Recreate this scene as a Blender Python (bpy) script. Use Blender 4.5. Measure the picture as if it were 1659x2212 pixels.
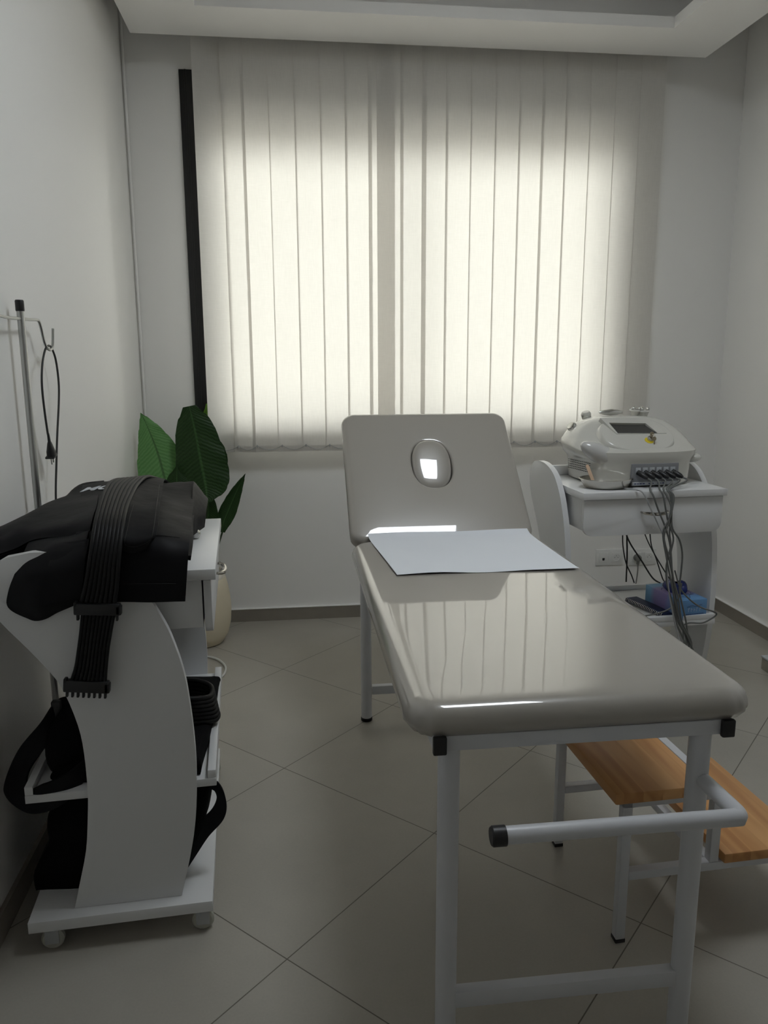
import bpy, bmesh, math, random
from mathutils import Vector, Matrix, noise

for o in list(bpy.data.objects):
    bpy.data.objects.remove(o, do_unlink=True)
SC = bpy.context.scene
COL = SC.collection
PI = math.pi

# ------------------------------------------------------------------ camera
cam = bpy.data.cameras.new('camera')
camo = bpy.data.objects.new('camera', cam)
COL.objects.link(camo)
SC.camera = camo
cam.sensor_fit = 'VERTICAL'
cam.sensor_height = 36.0
cam.lens = 1682.8 / 2212 * 36.0
cam.clip_start = 0.02
CAM_H = 1.38
YAW, PITCH, ROLL = -0.11756, 0.19574, 0.00354
fw = Vector((-math.sin(YAW) * math.cos(PITCH), math.cos(YAW) * math.cos(PITCH), -math.sin(PITCH)))
rt = Vector((math.cos(YAW), math.sin(YAW), 0))
dn = fw.cross(rt)
r2 = rt * math.cos(ROLL) + dn * math.sin(ROLL)
d2 = -rt * math.sin(ROLL) + dn * math.cos(ROLL)
camo.matrix_world = Matrix((
    (r2.x, -d2.x, -fw.x, 0), (r2.y, -d2.y, -fw.y, 0), (r2.z, -d2.z, -fw.z, CAM_H), (0, 0, 0, 1)))

# ------------------------------------------------------------------ world, exposure
SC.view_settings.view_transform = 'Standard'
SC.view_settings.look = 'None'
SC.view_settings.gamma = 1.0
SC.view_settings.use_curve_mapping = False
SC.view_settings.exposure = 0.10
SKY = 14.6          # brightness of the sky
GROUND = 2.2       # brightness of what lies below the horizon outside
w = bpy.data.worlds.new('sky')
SC.world = w
w.use_nodes = True
wn, wl = w.node_tree.nodes, w.node_tree.links
wn.clear()
wo = wn.new('ShaderNodeOutputWorld')
bg = wn.new('ShaderNodeBackground')
tc = wn.new('ShaderNodeTexCoord')
sp = wn.new('ShaderNodeSeparateXYZ')
cr = wn.new('ShaderNodeValToRGB')
mr = wn.new('ShaderNodeMapRange')
mr.inputs['From Min'].default_value = -1
wl.new(tc.outputs['Generated'], sp.inputs[0])
wl.new(sp.outputs['Z'], mr.inputs['Value'])
wl.new(mr.outputs[0], cr.inputs[0])
wl.new(cr.outputs[0], bg.inputs[0])
wl.new(bg.outputs[0], wo.inputs[0])
g = GROUND / SKY
e = cr.color_ramp.elements
e[0].position = 0.0; e[0].color = (g * 1.0, g * .95, g * .85, 1)
e[1].position = 1.0; e[1].color = (.93, .97, 1.0, 1)
k = e.new(0.50); k.color = (g * 1.0, g * .95, g * .86, 1)
k = e.new(0.60); k.color = (.56, .55, .53, 1)
k = e.new(0.84); k.color = (1.0, .99, .96, 1)
bg.inputs['Strength'].default_value = SKY


def portal(name, loc, rot, sx, sy):
    l = bpy.data.lights.new(name, 'AREA')
    l.shape = 'RECTANGLE'; l.size = sx; l.size_y = sy
    l.cycles.is_portal = True
    o = bpy.data.objects.new(name, l)
    COL.objects.link(o)
    o.location = loc; o.rotation_euler = rot
    return o


# room numbers (metres; the camera stands over the origin)
XL, XR, YB, YF = -0.735, 2.32, 4.036, -2.0      # left, right, window wall, wall behind the camera
ZC = 3.03
WX0, WX1, WZ0, WZ1 = -0.40, 1.66, 1.075, 2.48     # window opening
LAMP = 13.5         # radiance of the ceiling panel
portal('window_portal', ((WX0 + WX1) / 2, YB + .30, (WZ0 + WZ1) / 2), (-PI / 2, 0, 0), WX1 - WX0, WZ1 - WZ0)

# ------------------------------------------------------------------ materials


def s2l(c):
    return tuple(((v / 255) / 12.92 if v <= 10 else ((v / 255 + .055) / 1.055) ** 2.4) for v in c)


def mat(name, col, rough=.5, metal=0, spec=.5, var=.0, vscale=8, bump=0, bscale=60, bdist=.004, coat=0, sheen=0, trans=0, detail=3):
    m = bpy.data.materials.new(name)
    m.use_nodes = True
    n, l = m.node_tree.nodes, m.node_tree.links
    b = n['Principled BSDF']
    b.inputs['Base Color'].default_value = (*col, 1)
    b.inputs['Roughness'].default_value = rough
    b.inputs['Metallic'].default_value = metal
    b.inputs['Specular IOR Level'].default_value = spec
    b.inputs['Coat Weight'].default_value = coat
    b.inputs['Coat Roughness'].default_value = .025
    b.inputs['Coat IOR'].default_value = 1.75
    b.inputs['Sheen Weight'].default_value = sheen
    b.inputs['Transmission Weight'].default_value = trans
    t = n.new('ShaderNodeTexCoord')
    nz = n.new('ShaderNodeTexNoise')
    nz.inputs['Scale'].default_value = vscale
    nz.inputs['Detail'].default_value = detail
    l.new(t.outputs['Object'], nz.inputs['Vector'])
    mx = n.new('ShaderNodeMix'); mx.data_type = 'RGBA'
    lo = tuple(c * (1 - var) for c in col); hi = tuple(min(1, c * (1 + var)) for c in col)
    mx.inputs[6].default_value = (*lo, 1); mx.inputs[7].default_value = (*hi, 1)
    l.new(nz.outputs['Fac'], mx.inputs[0])
    l.new(mx.outputs[2], b.inputs['Base Color'])
    if bump:
        nb = n.new('ShaderNodeTexNoise'); nb.inputs['Scale'].default_value = bscale
        nb.inputs['Detail'].default_value = 3
        l.new(t.outputs['Object'], nb.inputs['Vector'])
        bp = n.new('ShaderNodeBump'); bp.inputs['Strength'].default_value = bump
        bp.inputs['Distance'].default_value = bdist
        l.new(nb.outputs['Fac'], bp.inputs['Height'])
        l.new(bp.outputs[0], b.inputs['Normal'])
    return m


M = {}
M['wall'] = mat('wall_paint', (.925, .912, .885), .55, var=.012, vscale=2, bump=.05, bscale=220, spec=.3)
M['ceiling'] = mat('ceiling_paint', (.93, .918, .895), .6, var=.01, spec=.25)
M['white_board'] = mat('white_laminate', (.76, .765, .77), .28, var=.01, spec=.5)
M['white_metal'] = mat('white_powder_coat', (.66, .67, .70), .3, var=.015, vscale=20)
M['vinyl'] = mat('taupe_vinyl', (.36, .335, .298), .3, var=.02, vscale=3, coat=1.0)
M['black_cap'] = mat('black_plastic', (.009, .009, .010), .42, var=.1)
M['skirting'] = mat('grey_tile_skirting', s2l((142, 135, 125)), .4, var=.12, vscale=12)
M['paper'] = mat('paper_sheet', (.80, .83, .88), .75, var=.01, bump=.08, bscale=30)
M['black_cloth'] = mat('black_nylon', (.0045, .0045, .0056), .58, var=.2, vscale=30, bump=.30, bscale=7, bdist=.02, spec=.2)
M['black_fleece'] = mat('black_fleece', (.0035, .0035, .004), .9, var=.2, vscale=60, bump=.3, bscale=300, spec=.15)
M['black_rubber'] = mat('black_rubber_hose', (.007, .007, .0075), .5, var=.1, spec=.25)
M['chrome'] = mat('chrome', (.62, .62, .60), .16, metal=1, var=.03)
M['steel'] = mat('brushed_steel', (.52, .50, .46), .16, metal=1, var=.05, vscale=15)
M['zinc'] = mat('zinc_tube', (.50, .51, .50), .3, metal=1, var=.06)
M['cream_pot'] = mat('cream_pot', (.74, .66, .50), .5, var=.03, vscale=8, bump=.05, bscale=60)
M['pot_paper'] = mat('folded_pot_liner', (.68, .64, .56), .7, var=.06)
M['ribbon'] = mat('ribbon', (.62, .62, .56), .4, var=.05)
M['outlet'] = mat('outlet_plastic', (.82, .82, .80), .35, var=.01)
M['outlet_dark'] = mat('outlet_hole', (.03, .03, .03), .5)
M['black_paint'] = mat('black_guide_rail', (.0065, .0065, .0075), .4, var=.2)
M['machine'] = mat('device_shell', (.62, .61, .56), .17, var=.01, coat=.5)
M['machine_grey'] = mat('device_grey_shell', (.585, .58, .56), .17, var=.01, coat=.5)
M['screen'] = mat('screen_glass', (.07, .068, .064), .15, var=.02)
M['panel_grey'] = mat('connector_panel', (.23, .235, .25), .45, var=.05)
M['panel_light'] = mat('panel_label', (.50, .52, .55), .5, var=.03)
M['yellow'] = mat('yellow_label', (.75, .58, .02), .45)
M['cable_grey'] = mat('grey_cable', (.14, .145, .14), .5, var=.08)
M['cable_dark'] = mat('dark_cable', (.025, .025, .024), .5, var=.1)
M['cable_white'] = mat('white_cable', (.72, .72, .68), .45, var=.03)
M['cable_light'] = mat('light_grey_cable', (.42, .43, .44), .4, var=.03)
M['spatula'] = mat('wooden_spatula', (.72, .52, .36), .6, var=.08, vscale=30)
M['notebook'] = mat('navy_cover', (.010, .018, .055), .5, var=.1, spec=.25)
M['wheel'] = mat('pale_wheel', (.60, .60, .52), .3, var=.05, trans=.25)
M['logo_white'] = mat('white_print', (.62, .64, .68), .6)
M['print_dark'] = mat('dark_print', (.03, .05, .16), .6)
M['print_pale'] = mat('pale_print', (.42, .52, .70), .6)
M['tissue_film'] = mat('blue_film', (.03, .045, .22), .25, var=.4, vscale=40, bump=.5, bscale=60)
M['plug_grey'] = mat('grey_plug', (.20, .20, .19), .5)
M['alu'] = mat('window_aluminium', (.55, .54, .50), .45, var=.03)
M['brass'] = mat('key_metal', (.42, .37, .28), .3, metal=1)


def mat_leaf(name, c1, c2, tr):
    m = bpy.data.materials.new(name); m.use_nodes = True
    n, l = m.node_tree.nodes, m.node_tree.links
    b = n['Principled BSDF']
    t = n.new('ShaderNodeTexCoord')
    wv = n.new('ShaderNodeTexWave'); wv.inputs['Scale'].default_value = 9
    wv.inputs['Distortion'].default_value = 2.5; wv.bands_direction = 'Y'
    wv.inputs['Detail'].default_value = 2
    l.new(t.outputs['UV'], wv.inputs['Vector'])
    mx = n.new('ShaderNodeMix'); mx.data_type = 'RGBA'
    mx.inputs[6].default_value = (*c1, 1); mx.inputs[7].default_value = (*c2, 1)
    l.new(wv.outputs['Fac'], mx.inputs[0])
    su = n.new('ShaderNodeSeparateXYZ'); l.new(t.outputs['UV'], su.inputs[0])
    ab = n.new('ShaderNodeMath'); ab.operation = 'ABSOLUTE'; l.new(su.outputs['X'], ab.inputs[0])
    rr_ = n.new('ShaderNodeMapRange'); rr_.inputs['From Min'].default_value = .02; rr_.inputs['From Max'].default_value = .07
    l.new(ab.outputs[0], rr_.inputs['Value'])
    mv = n.new('ShaderNodeMix'); mv.data_type = 'RGBA'
    mv.inputs[6].default_value = (*[(c * 1.9 + .01 if c2[1] < .1 else c * .5) for c in c2], 1)
    l.new(rr_.outputs[0], mv.inputs[0]); l.new(mx.outputs[2], mv.inputs[7])
    mx = mv
    l.new(mx.outputs[2], b.inputs['Base Color'])
    b.inputs['Roughness'].default_value = .45
    b.inputs['Specular IOR Level'].default_value = .3
    bp = n.new('ShaderNodeBump'); bp.inputs['Strength'].default_value = .3
    bp.inputs['Distance'].default_value = .003
    l.new(wv.outputs['Fac'], bp.inputs['Height']); l.new(bp.outputs[0], b.inputs['Normal'])
    if tr:
        tl = n.new('ShaderNodeBsdfTranslucent'); l.new(mx.outputs[2], tl.inputs[0])
        ms = n.new('ShaderNodeMixShader'); ms.inputs[0].default_value = tr
        l.new(b.outputs[0], ms.inputs[1]); l.new(tl.outputs[0], ms.inputs[2])
        l.new(ms.outputs[0], n['Material Output'].inputs[0])
    return m


M['leaf_lit'] = mat_leaf('lit_leaf', (.15, .36, .115), (.20, .43, .15), .2)  # stronger light on this leaf is put into its base colour
M['leaf_dark'] = mat_leaf('dark_leaf', (.014, .042, .008), (.019, .055, .011), .06)
M['leaf_lime'] = mat_leaf('lime_leaf', (.10, .24, .02), (.15, .32, .035), .3)
M['stem'] = mat('plant_stem', (.02, .045, .012), .5, var=.2)


def mat_slat():
    m = bpy.data.materials.new('blind_fabric'); m.use_nodes = True
    n, l = m.node_tree.nodes, m.node_tree.links
    n.remove(n['Principled BSDF'])
    t = n.new('ShaderNodeTexCoord')
    mp = n.new('ShaderNodeMapping'); mp.inputs['Scale'].default_value = (260, 260, 22)
    n1 = n.new('ShaderNodeTexNoise'); n1.inputs['Scale'].default_value = 1; n1.inputs['Detail'].default_value = 4
    mp2 = n.new('ShaderNodeMapping'); mp2.inputs['Scale'].default_value = (18, 18, 320)
    n2 = n.new('ShaderNodeTexNoise'); n2.inputs['Scale'].default_value = 1; n2.inputs['Detail'].default_value = 3
    l.new(t.outputs['Object'], mp.inputs[0]); l.new(mp.outputs[0], n1.inputs[0])
    l.new(t.outputs['Object'], mp2.inputs[0]); l.new(mp2.outputs[0], n2.inputs[0])
    ad = n.new('ShaderNodeMath'); ad.operation = 'ADD'
    l.new(n1.outputs['Fac'], ad.inputs[0]); l.new(n2.outputs['Fac'], ad.inputs[1])
    r = n.new('ShaderNodeMapRange'); r.inputs['From Min'].default_value = .6; r.inputs['From Max'].default_value = 1.4
    l.new(ad.outputs[0], r.inputs['Value'])
    mx = n.new('ShaderNodeMix'); mx.data_type = 'RGBA'
    mx.inputs[6].default_value = (.84, .826, .802, 1); mx.inputs[7].default_value = (.90, .886, .862, 1)
    l.new(r.outputs[0], mx.inputs[0])
    df = n.new('ShaderNodeBsdfDiffuse'); tl = n.new('ShaderNodeBsdfTranslucent')
    l.new(mx.outputs[2], df.inputs[0]); l.new(mx.outputs[2], tl.inputs[0])
    ms = n.new('ShaderNodeMixShader'); ms.inputs[0].default_value = .64
    l.new(df.outputs[0], ms.inputs[1]); l.new(tl.outputs[0], ms.inputs[2])
    l.new(ms.outputs[0], n['Material Output'].inputs[0])
    return m


M['slat'] = mat_slat()


def mat_glass():
    m = bpy.data.materials.new('window_glass'); m.use_nodes = True
    n, l = m.node_tree.nodes, m.node_tree.links
    n.remove(n['Principled BSDF'])
    tr = n.new('ShaderNodeBsdfTransparent'); gl = n.new('ShaderNodeBsdfGlossy')
    gl.inputs['Roughness'].default_value = .02
    tr.inputs[0].default_value = (.94, .96, .95, 1)
    fr = n.new('ShaderNodeFresnel'); fr.inputs[0].default_value = 1.45
    ms = n.new('ShaderNodeMixShader')
    l.new(fr.outputs[0], ms.inputs[0]); l.new(tr.outputs[0], ms.inputs[1]); l.new(gl.outputs[0], ms.inputs[2])
    l.new(ms.outputs[0], n['Material Output'].inputs[0])
    return m


M['glass'] = mat_glass()


def mat_floor():
    m = bpy.data.materials.new('stone_tiles'); m.use_nodes = True
    n, l = m.node_tree.nodes, m.node_tree.links
    b = n['Principled BSDF']
    t = n.new('ShaderNodeTexCoord')
    mp = n.new('ShaderNodeMapping'); mp.vector_type = 'TEXTURE'
    mp.inputs['Location'].default_value = (.387, 2.043, 0)
    mp.inputs['Rotation'].default_value = (0, 0, math.radians(45.8))
    mp.inputs['Scale'].default_value = (.617, .617, 1)
    l.new(t.outputs['Object'], mp.inputs[0])
    sx = n.new('ShaderNodeSeparateXYZ'); l.new(mp.outputs[0], sx.inputs[0])
    facs = []
    for ax in 'XY':
        fr = n.new('ShaderNodeMath'); fr.operation = 'FRACT'; l.new(sx.outputs[ax], fr.inputs[0])
        s = n.new('ShaderNodeMath'); s.operation = 'SUBTRACT'; l.new(fr.outputs[0], s.inputs[0]); s.inputs[1].default_value = .5
        a = n.new('ShaderNodeMath'); a.operation = 'ABSOLUTE'; l.new(s.outputs[0], a.inputs[0])
        facs.append(a)
    mxm = n.new('ShaderNodeMath'); mxm.operation = 'MAXIMUM'
    l.new(facs[0].outputs[0], mxm.inputs[0]); l.new(facs[1].outputs[0], mxm.inputs[1])
    gr = n.new('ShaderNodeMapRange'); gr.interpolation_type = 'SMOOTHSTEP'
    gr.inputs['From Min'].default_value = .4968; gr.inputs['From Max'].default_value = .4985
    l.new(mxm.outputs[0], gr.inputs['Value'])
    # per tile tint
    fl = n.new('ShaderNodeVectorMath'); fl.operation = 'FLOOR'; l.new(mp.outputs[0], fl.inputs[0])
    wnz = n.new('ShaderNodeTexWhiteNoise'); l.new(fl.outputs[0], wnz.inputs[0])
    n1 = n.new('ShaderNodeTexNoise'); n1.inputs['Scale'].default_value = 2.2; n1.inputs['Detail'].default_value = 8
    n1.inputs['Roughness'].default_value = .62
    l.new(t.outputs['Object'], n1.inputs[0])
    n2 = n.new('ShaderNodeTexNoise'); n2.inputs['Scale'].default_value = 160; n2.inputs['Detail'].default_value = 2
    l.new(t.outputs['Object'], n2.inputs[0])
    a1 = n.new('ShaderNodeMath'); a1.operation = 'MULTIPLY_ADD'; l.new(n2.outputs['Fac'], a1.inputs[0]); a1.inputs[1].default_value = .35
    l.new(n1.outputs['Fac'], a1.inputs[2])
    a2 = n.new('ShaderNodeMath'); a2.operation = 'MULTIPLY_ADD'; l.new(wnz.outputs['Value'], a2.inputs[0]); a2.inputs[1].default_value = .12
    l.new(a1.outputs[0], a2.inputs[2])
    r = n.new('ShaderNodeMapRange'); r.inputs['From Min'].default_value = .4; r.inputs['From Max'].default_value = 1.05
    l.new(a2.outputs[0], r.inputs['Value'])
    mx = n.new('ShaderNodeMix'); mx.data_type = 'RGBA'
    mx.inputs[6].default_value = (.375, .352, .305, 1); mx.inputs[7].default_value = (.465, .44, .385, 1)
    l.new(r.outputs[0], mx.inputs[0])
    mg = n.new('ShaderNodeMix'); mg.data_type = 'RGBA'
    l.new(gr.outputs[0], mg.inputs[0]); l.new(mx.outputs[2], mg.inputs[6]); mg.inputs[7].default_value = (.13, .115, .09, 1)
    l.new(mg.outputs[2], b.inputs['Base Color'])
    b.inputs['Roughness'].default_value = .40
    b.inputs['Specular IOR Level'].default_value = .5
    bp = n.new('ShaderNodeBump'); bp.inputs['Strength'].default_value = .4; bp.inputs['Distance'].default_value = .001
    bp.invert = True
    l.new(gr.outputs[0], bp.inputs['Height']); l.new(bp.outputs[0], b.inputs['Normal'])
    return m


M['floor'] = mat_floor()


def mat_wood():
    m = bpy.data.materials.new('varnished_pine'); m.use_nodes = True
    n, l = m.node_tree.nodes, m.node_tree.links
    b = n['Principled BSDF']
    t = n.new('ShaderNodeTexCoord')
    sx = n.new('ShaderNodeSeparateXYZ'); l.new(t.outputs['Object'], sx.inputs[0])
    # planks run along Y, glued side by side along X
    pk = n.new('ShaderNodeMath'); pk.operation = 'MULTIPLY'; pk.inputs[1].default_value = 1 / .048; l.new(sx.outputs['X'], pk.inputs[0])
    fl = n.new('ShaderNodeMath'); fl.operation = 'FLOOR'; l.new(pk.outputs[0], fl.inputs[0])
    wz = n.new('ShaderNodeTexWhiteNoise'); wz.noise_dimensions = '1D'; l.new(fl.outputs[0], wz.inputs['W'])
    mp = n.new('ShaderNodeMapping'); mp.inputs['Scale'].default_value = (26, 2.4, 26)
    l.new(t.outputs['Object'], mp.inputs[0])
    of = n.new('ShaderNodeVectorMath'); of.operation = 'ADD'
    cb = n.new('ShaderNodeCombineXYZ'); mm = n.new('ShaderNodeMath'); mm.operation = 'MULTIPLY'; mm.inputs[1].default_value = 13
    l.new(wz.outputs['Value'], mm.inputs[0]); l.new(mm.outputs[0], cb.inputs['Y'])
    l.new(mp.outputs[0], of.inputs[0]); l.new(cb.outputs[0], of.inputs[1])
    nz = n.new('ShaderNodeTexNoise'); nz.inputs['Scale'].default_value = .55; nz.inputs['Detail'].default_value = 2; nz.inputs['Distortion'].default_value = .6
    l.new(of.outputs[0], nz.inputs[0])
    rg = n.new('ShaderNodeMath'); rg.operation = 'MULTIPLY'; rg.inputs[1].default_value = 16; l.new(nz.outputs['Fac'], rg.inputs[0])
    sn = n.new('ShaderNodeMath'); sn.operation = 'SINE'; l.new(rg.outputs[0], sn.inputs[0])
    r = n.new('ShaderNodeMapRange'); r.inputs['From Min'].default_value = -1; l.new(sn.outputs[0], r.inputs['Value'])
    mx = n.new('ShaderNodeMix'); mx.data_type = 'RGBA'
    mx.inputs[6].default_value = (.55, .27, .10, 1); mx.inputs[7].default_value = (.70, .39, .165, 1)
    l.new(r.outputs[0], mx.inputs[0])
    m2 = n.new('ShaderNodeMix'); m2.data_type = 'RGBA'; m2.blend_type = 'MULTIPLY'; m2.inputs[0].default_value = 1
    r3 = n.new('ShaderNodeMix'); r3.data_type = 'RGBA'
    r3.inputs[6].default_value = (.88, .80, .70, 1); r3.inputs[7].default_value = (1.18, 1.22, 1.22, 1)
    l.new(wz.outputs['Value'], r3.inputs[0])
    l.new(mx.outputs[2], m2.inputs[6]); l.new(r3.outputs[2], m2.inputs[7])
    l.new(m2.outputs[2], b.inputs['Base Color'])
    b.inputs['Roughness'].default_value = .38
    return m


M['wood'] = mat_wood()


def mat_tissuebox():
    m = bpy.data.materials.new('tissue_carton'); m.use_nodes = True
    n, l = m.node_tree.nodes, m.node_tree.links
    b = n['Principled BSDF']
    t = n.new('ShaderNodeTexCoord')
    sx = n.new('ShaderNodeSeparateXYZ'); l.new(t.outputs['Object'], sx.inputs[0])
    nz = n.new('ShaderNodeTexNoise'); nz.inputs['Scale'].default_value = 14; nz.inputs['Detail'].default_value = 3
    l.new(t.outputs['Object'], nz.inputs[0])
    ad = n.new('ShaderNodeMath'); ad.operation = 'MULTIPLY_ADD'; ad.inputs[1].default_value = .07
    l.new(nz.outputs['Fac'], ad.inputs[0]); l.new(sx.outputs['Y'], ad.inputs[2])
    r = n.new('ShaderNodeValToRGB')
    mr_ = n.new('ShaderNodeMapRange'); mr_.inputs['From Min'].default_value = -.09; mr_.inputs['From Max'].default_value = .16
    l.new(ad.outputs[0], mr_.inputs['Value']); l.new(mr_.outputs[0], r.inputs[0])
    e = r.color_ramp.elements
    e[0].position = 0; e[0].color = (.13, .30, .56, 1)
    e[1].position = 1; e[1].color = (.13, .33, .55, 1)
    k = e.new(.22); k.color = (.15, .33, .60, 1)
    k = e.new(.42); k.color = (.27, .22, .48, 1)
    k = e.new(.70); k.color = (.25, .22, .46, 1)
    k = e.new(.84); k.color = (.16, .36, .60, 1)
    l.new(r.outputs[0], b.inputs['Base Color'])
    b.inputs['Roughness'].default_value = .45
    return m


M['tissue'] = mat_tissuebox()

# ------------------------------------------------------------------ mesh helpers


def finish(name, bm, m, parent=None, smooth=True, ang=38, loc=None, rot=None):
    me = bpy.data.meshes.new(name)
    bmesh.ops.recalc_face_normals(bm, faces=bm.faces[:])
    for f in bm.faces:
        f.smooth = smooth
    if smooth:
        for ed in bm.edges:
            if len(ed.link_faces) == 2:
                ed.smooth = ed.calc_face_angle(0) < math.radians(ang)
    bm.to_mesh(me); bm.free()
    ms = m if isinstance(m, (list, tuple)) else [m]
    for x in ms:
        me.materials.append(x)
    o = bpy.data.objects.new(name, me)
    COL.objects.link(o)
    if loc is not None: o.location = loc
    if rot is not None: o.rotation_euler = rot
    if parent is not None: o.parent = parent
    return o


def B():
    return bmesh.new()


def box(bm, c, s, bev=0, rz=0, mtx=None, seg=2):
    r = bmesh.ops.create_cube(bm, size=1)
    vs = r['verts']
    bmesh.ops.scale(bm, vec=s, verts=vs)
    if bev:
        eds = list({e for v in vs for e in v.link_edges})
        rr = bmesh.ops.bevel(bm, geom=eds, offset=bev, segments=seg, affect='EDGES', profile=.5)
        vs = list({v for f in rr['faces'] for v in f.verts} | {v for v in vs if v.is_valid})
    T = Matrix.Translation(c) @ Matrix.Rotation(rz, 4, 'Z')
    if mtx is not None: T = mtx @ T
    bmesh.ops.transform(bm, matrix=T, verts=vs)
    return vs


def bx(bm, x0, x1, y0, y1, z0, z1, bev=0):
    return box(bm, ((x0 + x1) / 2, (y0 + y1) / 2, (z0 + z1) / 2), (x1 - x0, y1 - y0, z1 - z0), bev)


def catmull(pts, n):
    P = [Vector(p) for p in pts]
    if len(P) < 3 or n <= 1: return P
    P = [P[0] * 2 - P[1]] + P + [P[-1] * 2 - P[-2]]
    out = []
    for i in range(1, len(P) - 2):
        for k in range(n):
            t = k / n
            a, b, c, d = P[i - 1], P[i], P[i + 1], P[i + 2]
            out.append(.5 * ((2 * b) + (c - a) * t + (2 * a - 5 * b + 4 * c - d) * t * t + (3 * b - a - 3 * c + d) * t ** 3))
    out.append(P[-2])
    return out


def tube(bm, pts, r, seg=10, n=6, caps=True, rf=None):
    P = catmull(pts, n)
    T = [(P[min(i + 1, len(P) - 1)] - P[max(i - 1, 0)]).normalized() for i in range(len(P))]
    a = Vector((0, 0, 1)) if abs(T[0].z) < .9 else Vector((1, 0, 0))
    u = T[0].cross(a).normalized()
    rings = []
    for i, p in enumerate(P):
        u = (u - T[i] * u.dot(T[i])).normalized()
        v = T[i].cross(u)
        rr = r * (rf(i / (len(P) - 1)) if rf else 1)
        rings.append([bm.verts.new(p + (u * math.cos(2 * PI * k / seg) + v * math.sin(2 * PI * k / seg)) * rr) for k in range(seg)])
    for i in range(len(rings) - 1):
        for k in range(seg):
            bm.faces.new((rings[i][k], rings[i][(k + 1) % seg], rings[i + 1][(k + 1) % seg], rings[i + 1][k]))
    if caps:
        bm.faces.new(rings[0][::-1]); bm.faces.new(rings[-1])


def lathe(bm, prof, c=(0, 0, 0), seg=32, sx=1, sy=1, mtx=None, close=True):
    rings = []
    for (r, z) in prof:
        if r < 1e-6:
            rings.append([bm.verts.new((c[0], c[1], c[2] + z))])
        else:
            rings.append([bm.verts.new((c[0] + r * sx * math.cos(2 * PI * k / seg), c[1] + r * sy * math.sin(2 * PI * k / seg), c[2] + z)) for k in range(seg)])
    for a, b in zip(rings, rings[1:]):
        for k in range(seg):
            k2 = (k + 1) % seg
            if len(a) == 1 and len(b) == 1: continue
            if len(a) == 1: bm.faces.new((a[0], b[k2], b[k]))
            elif len(b) == 1: bm.faces.new((a[k], a[k2], b[0]))
            else: bm.faces.new((a[k], a[k2], b[k2], b[k]))
    if close:
        if len(rings[0]) > 1: bm.faces.new(rings[0][::-1])
        if len(rings[-1]) > 1: bm.faces.new(rings[-1])
    if mtx is not None:
        bmesh.ops.transform(bm, matrix=mtx, verts=[v for r_ in rings for v in r_])


def prism(bm, out, axis, a0, a1, bev=0):
    """outline in the plane normal to axis (list of 2D), extruded from a0 to a1."""
    def mk(p, a):
        return {'X': (a, p[0], p[1]), 'Y': (p[0], a, p[1]), 'Z': (p[0], p[1], a)}[axis]
    v0 = [bm.verts.new(mk(p, a0)) for p in out]
    v1 = [bm.verts.new(mk(p, a1)) for p in out]
    n = len(out)
    fs = [bm.faces.new(v0), bm.faces.new(v1[::-1])]
    for i in range(n):
        fs.append(bm.faces.new((v0[i], v0[(i + 1) % n], v1[(i + 1) % n], v1[i])))
    if bev:
        eds = [e for f in fs[:2] for e in f.edges]
        bmesh.ops.bevel(bm, geom=list(set(eds)), offset=bev, segments=2, affect='EDGES', profile=.5)


def rrect(w_, h_, r, n=6, cx=0, cy=0):
    o = []
    for (sx, sy, a0) in ((1, 1, 0), (-1, 1, 90), (-1, -1, 180), (1, -1, 270)):
        for k in range(n + 1):
            a = math.radians(a0 + 90 * k / n)
            o.append((cx + sx * (w_ / 2 - r) + r * math.cos(a), cy + sy * (h_ / 2 - r) + r * math.sin(a)))
    return o


def loft(rows, nu=6, nv=6):
    """smooth surface through rows of points, returned as a grid."""
    R = [catmull(r, nu) for r in rows]
    cols = [catmull([r[i] for r in R], nv) for i in range(len(R[0]))]
    return [[cols[i][j] for i in range(len(cols))] for j in range(len(cols[0]))]


def sheet(bm, grid, thick=.004, amp=0, fr=14, seed=0, push=None):
    """closed sheet of real thickness following a grid of points."""
    nr, nc = len(grid), len(grid[0])
    def nrm(j, i):
        a = grid[min(j + 1, nr - 1)][i] - grid[max(j - 1, 0)][i]
        b = grid[j][min(i + 1, nc - 1)] - grid[j][max(i - 1, 0)]
        c = a.cross(b)
        return c.normalized() if c.length > 1e-9 else Vector((0, 0, 1))
    top, bot = [], []
    for j in range(nr):
        tr, br = [], []
        for i in range(nc):
            p = grid[j][i]; nn = nrm(j, i)
            if push is not None and nn.dot(Vector(push)) < 0: nn = -nn
            d = 0
            if amp:
                q = p * fr + Vector((seed * 7.3, seed * 3.1, seed))
                edge = min(1, min(j, nr - 1 - j, i, nc - 1 - i) / 3)
                d = amp * (noise.noise(q) + .5 * noise.noise(q * 2.1)) * (.35 + .65 * edge)
            tr.append(bm.verts.new(p + nn * (thick / 2 + d)))
            br.append(bm.verts.new(p + nn * (-thick / 2 + d)))
        top.append(tr); bot.append(br)
    for j in range(nr - 1):
        for i in range(nc - 1):
            bm.faces.new((top[j][i], top[j][i + 1], top[j + 1][i + 1], top[j + 1][i]))
            bm.faces.new((bot[j][i], bot[j + 1][i], bot[j + 1][i + 1], bot[j][i + 1]))
    for j in range(nr - 1):
        bm.faces.new((top[j][0], top[j + 1][0], bot[j + 1][0], bot[j][0]))
        bm.faces.new((top[j][-1], bot[j][-1], bot[j + 1][-1], top[j + 1][-1]))
    for i in range(nc - 1):
        bm.faces.new((top[0][i], bot[0][i], bot[0][i + 1], top[0][i + 1]))
        bm.faces.new((top[-1][i], top[-1][i + 1], bot[-1][i + 1], bot[-1][i]))
    return top


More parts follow.
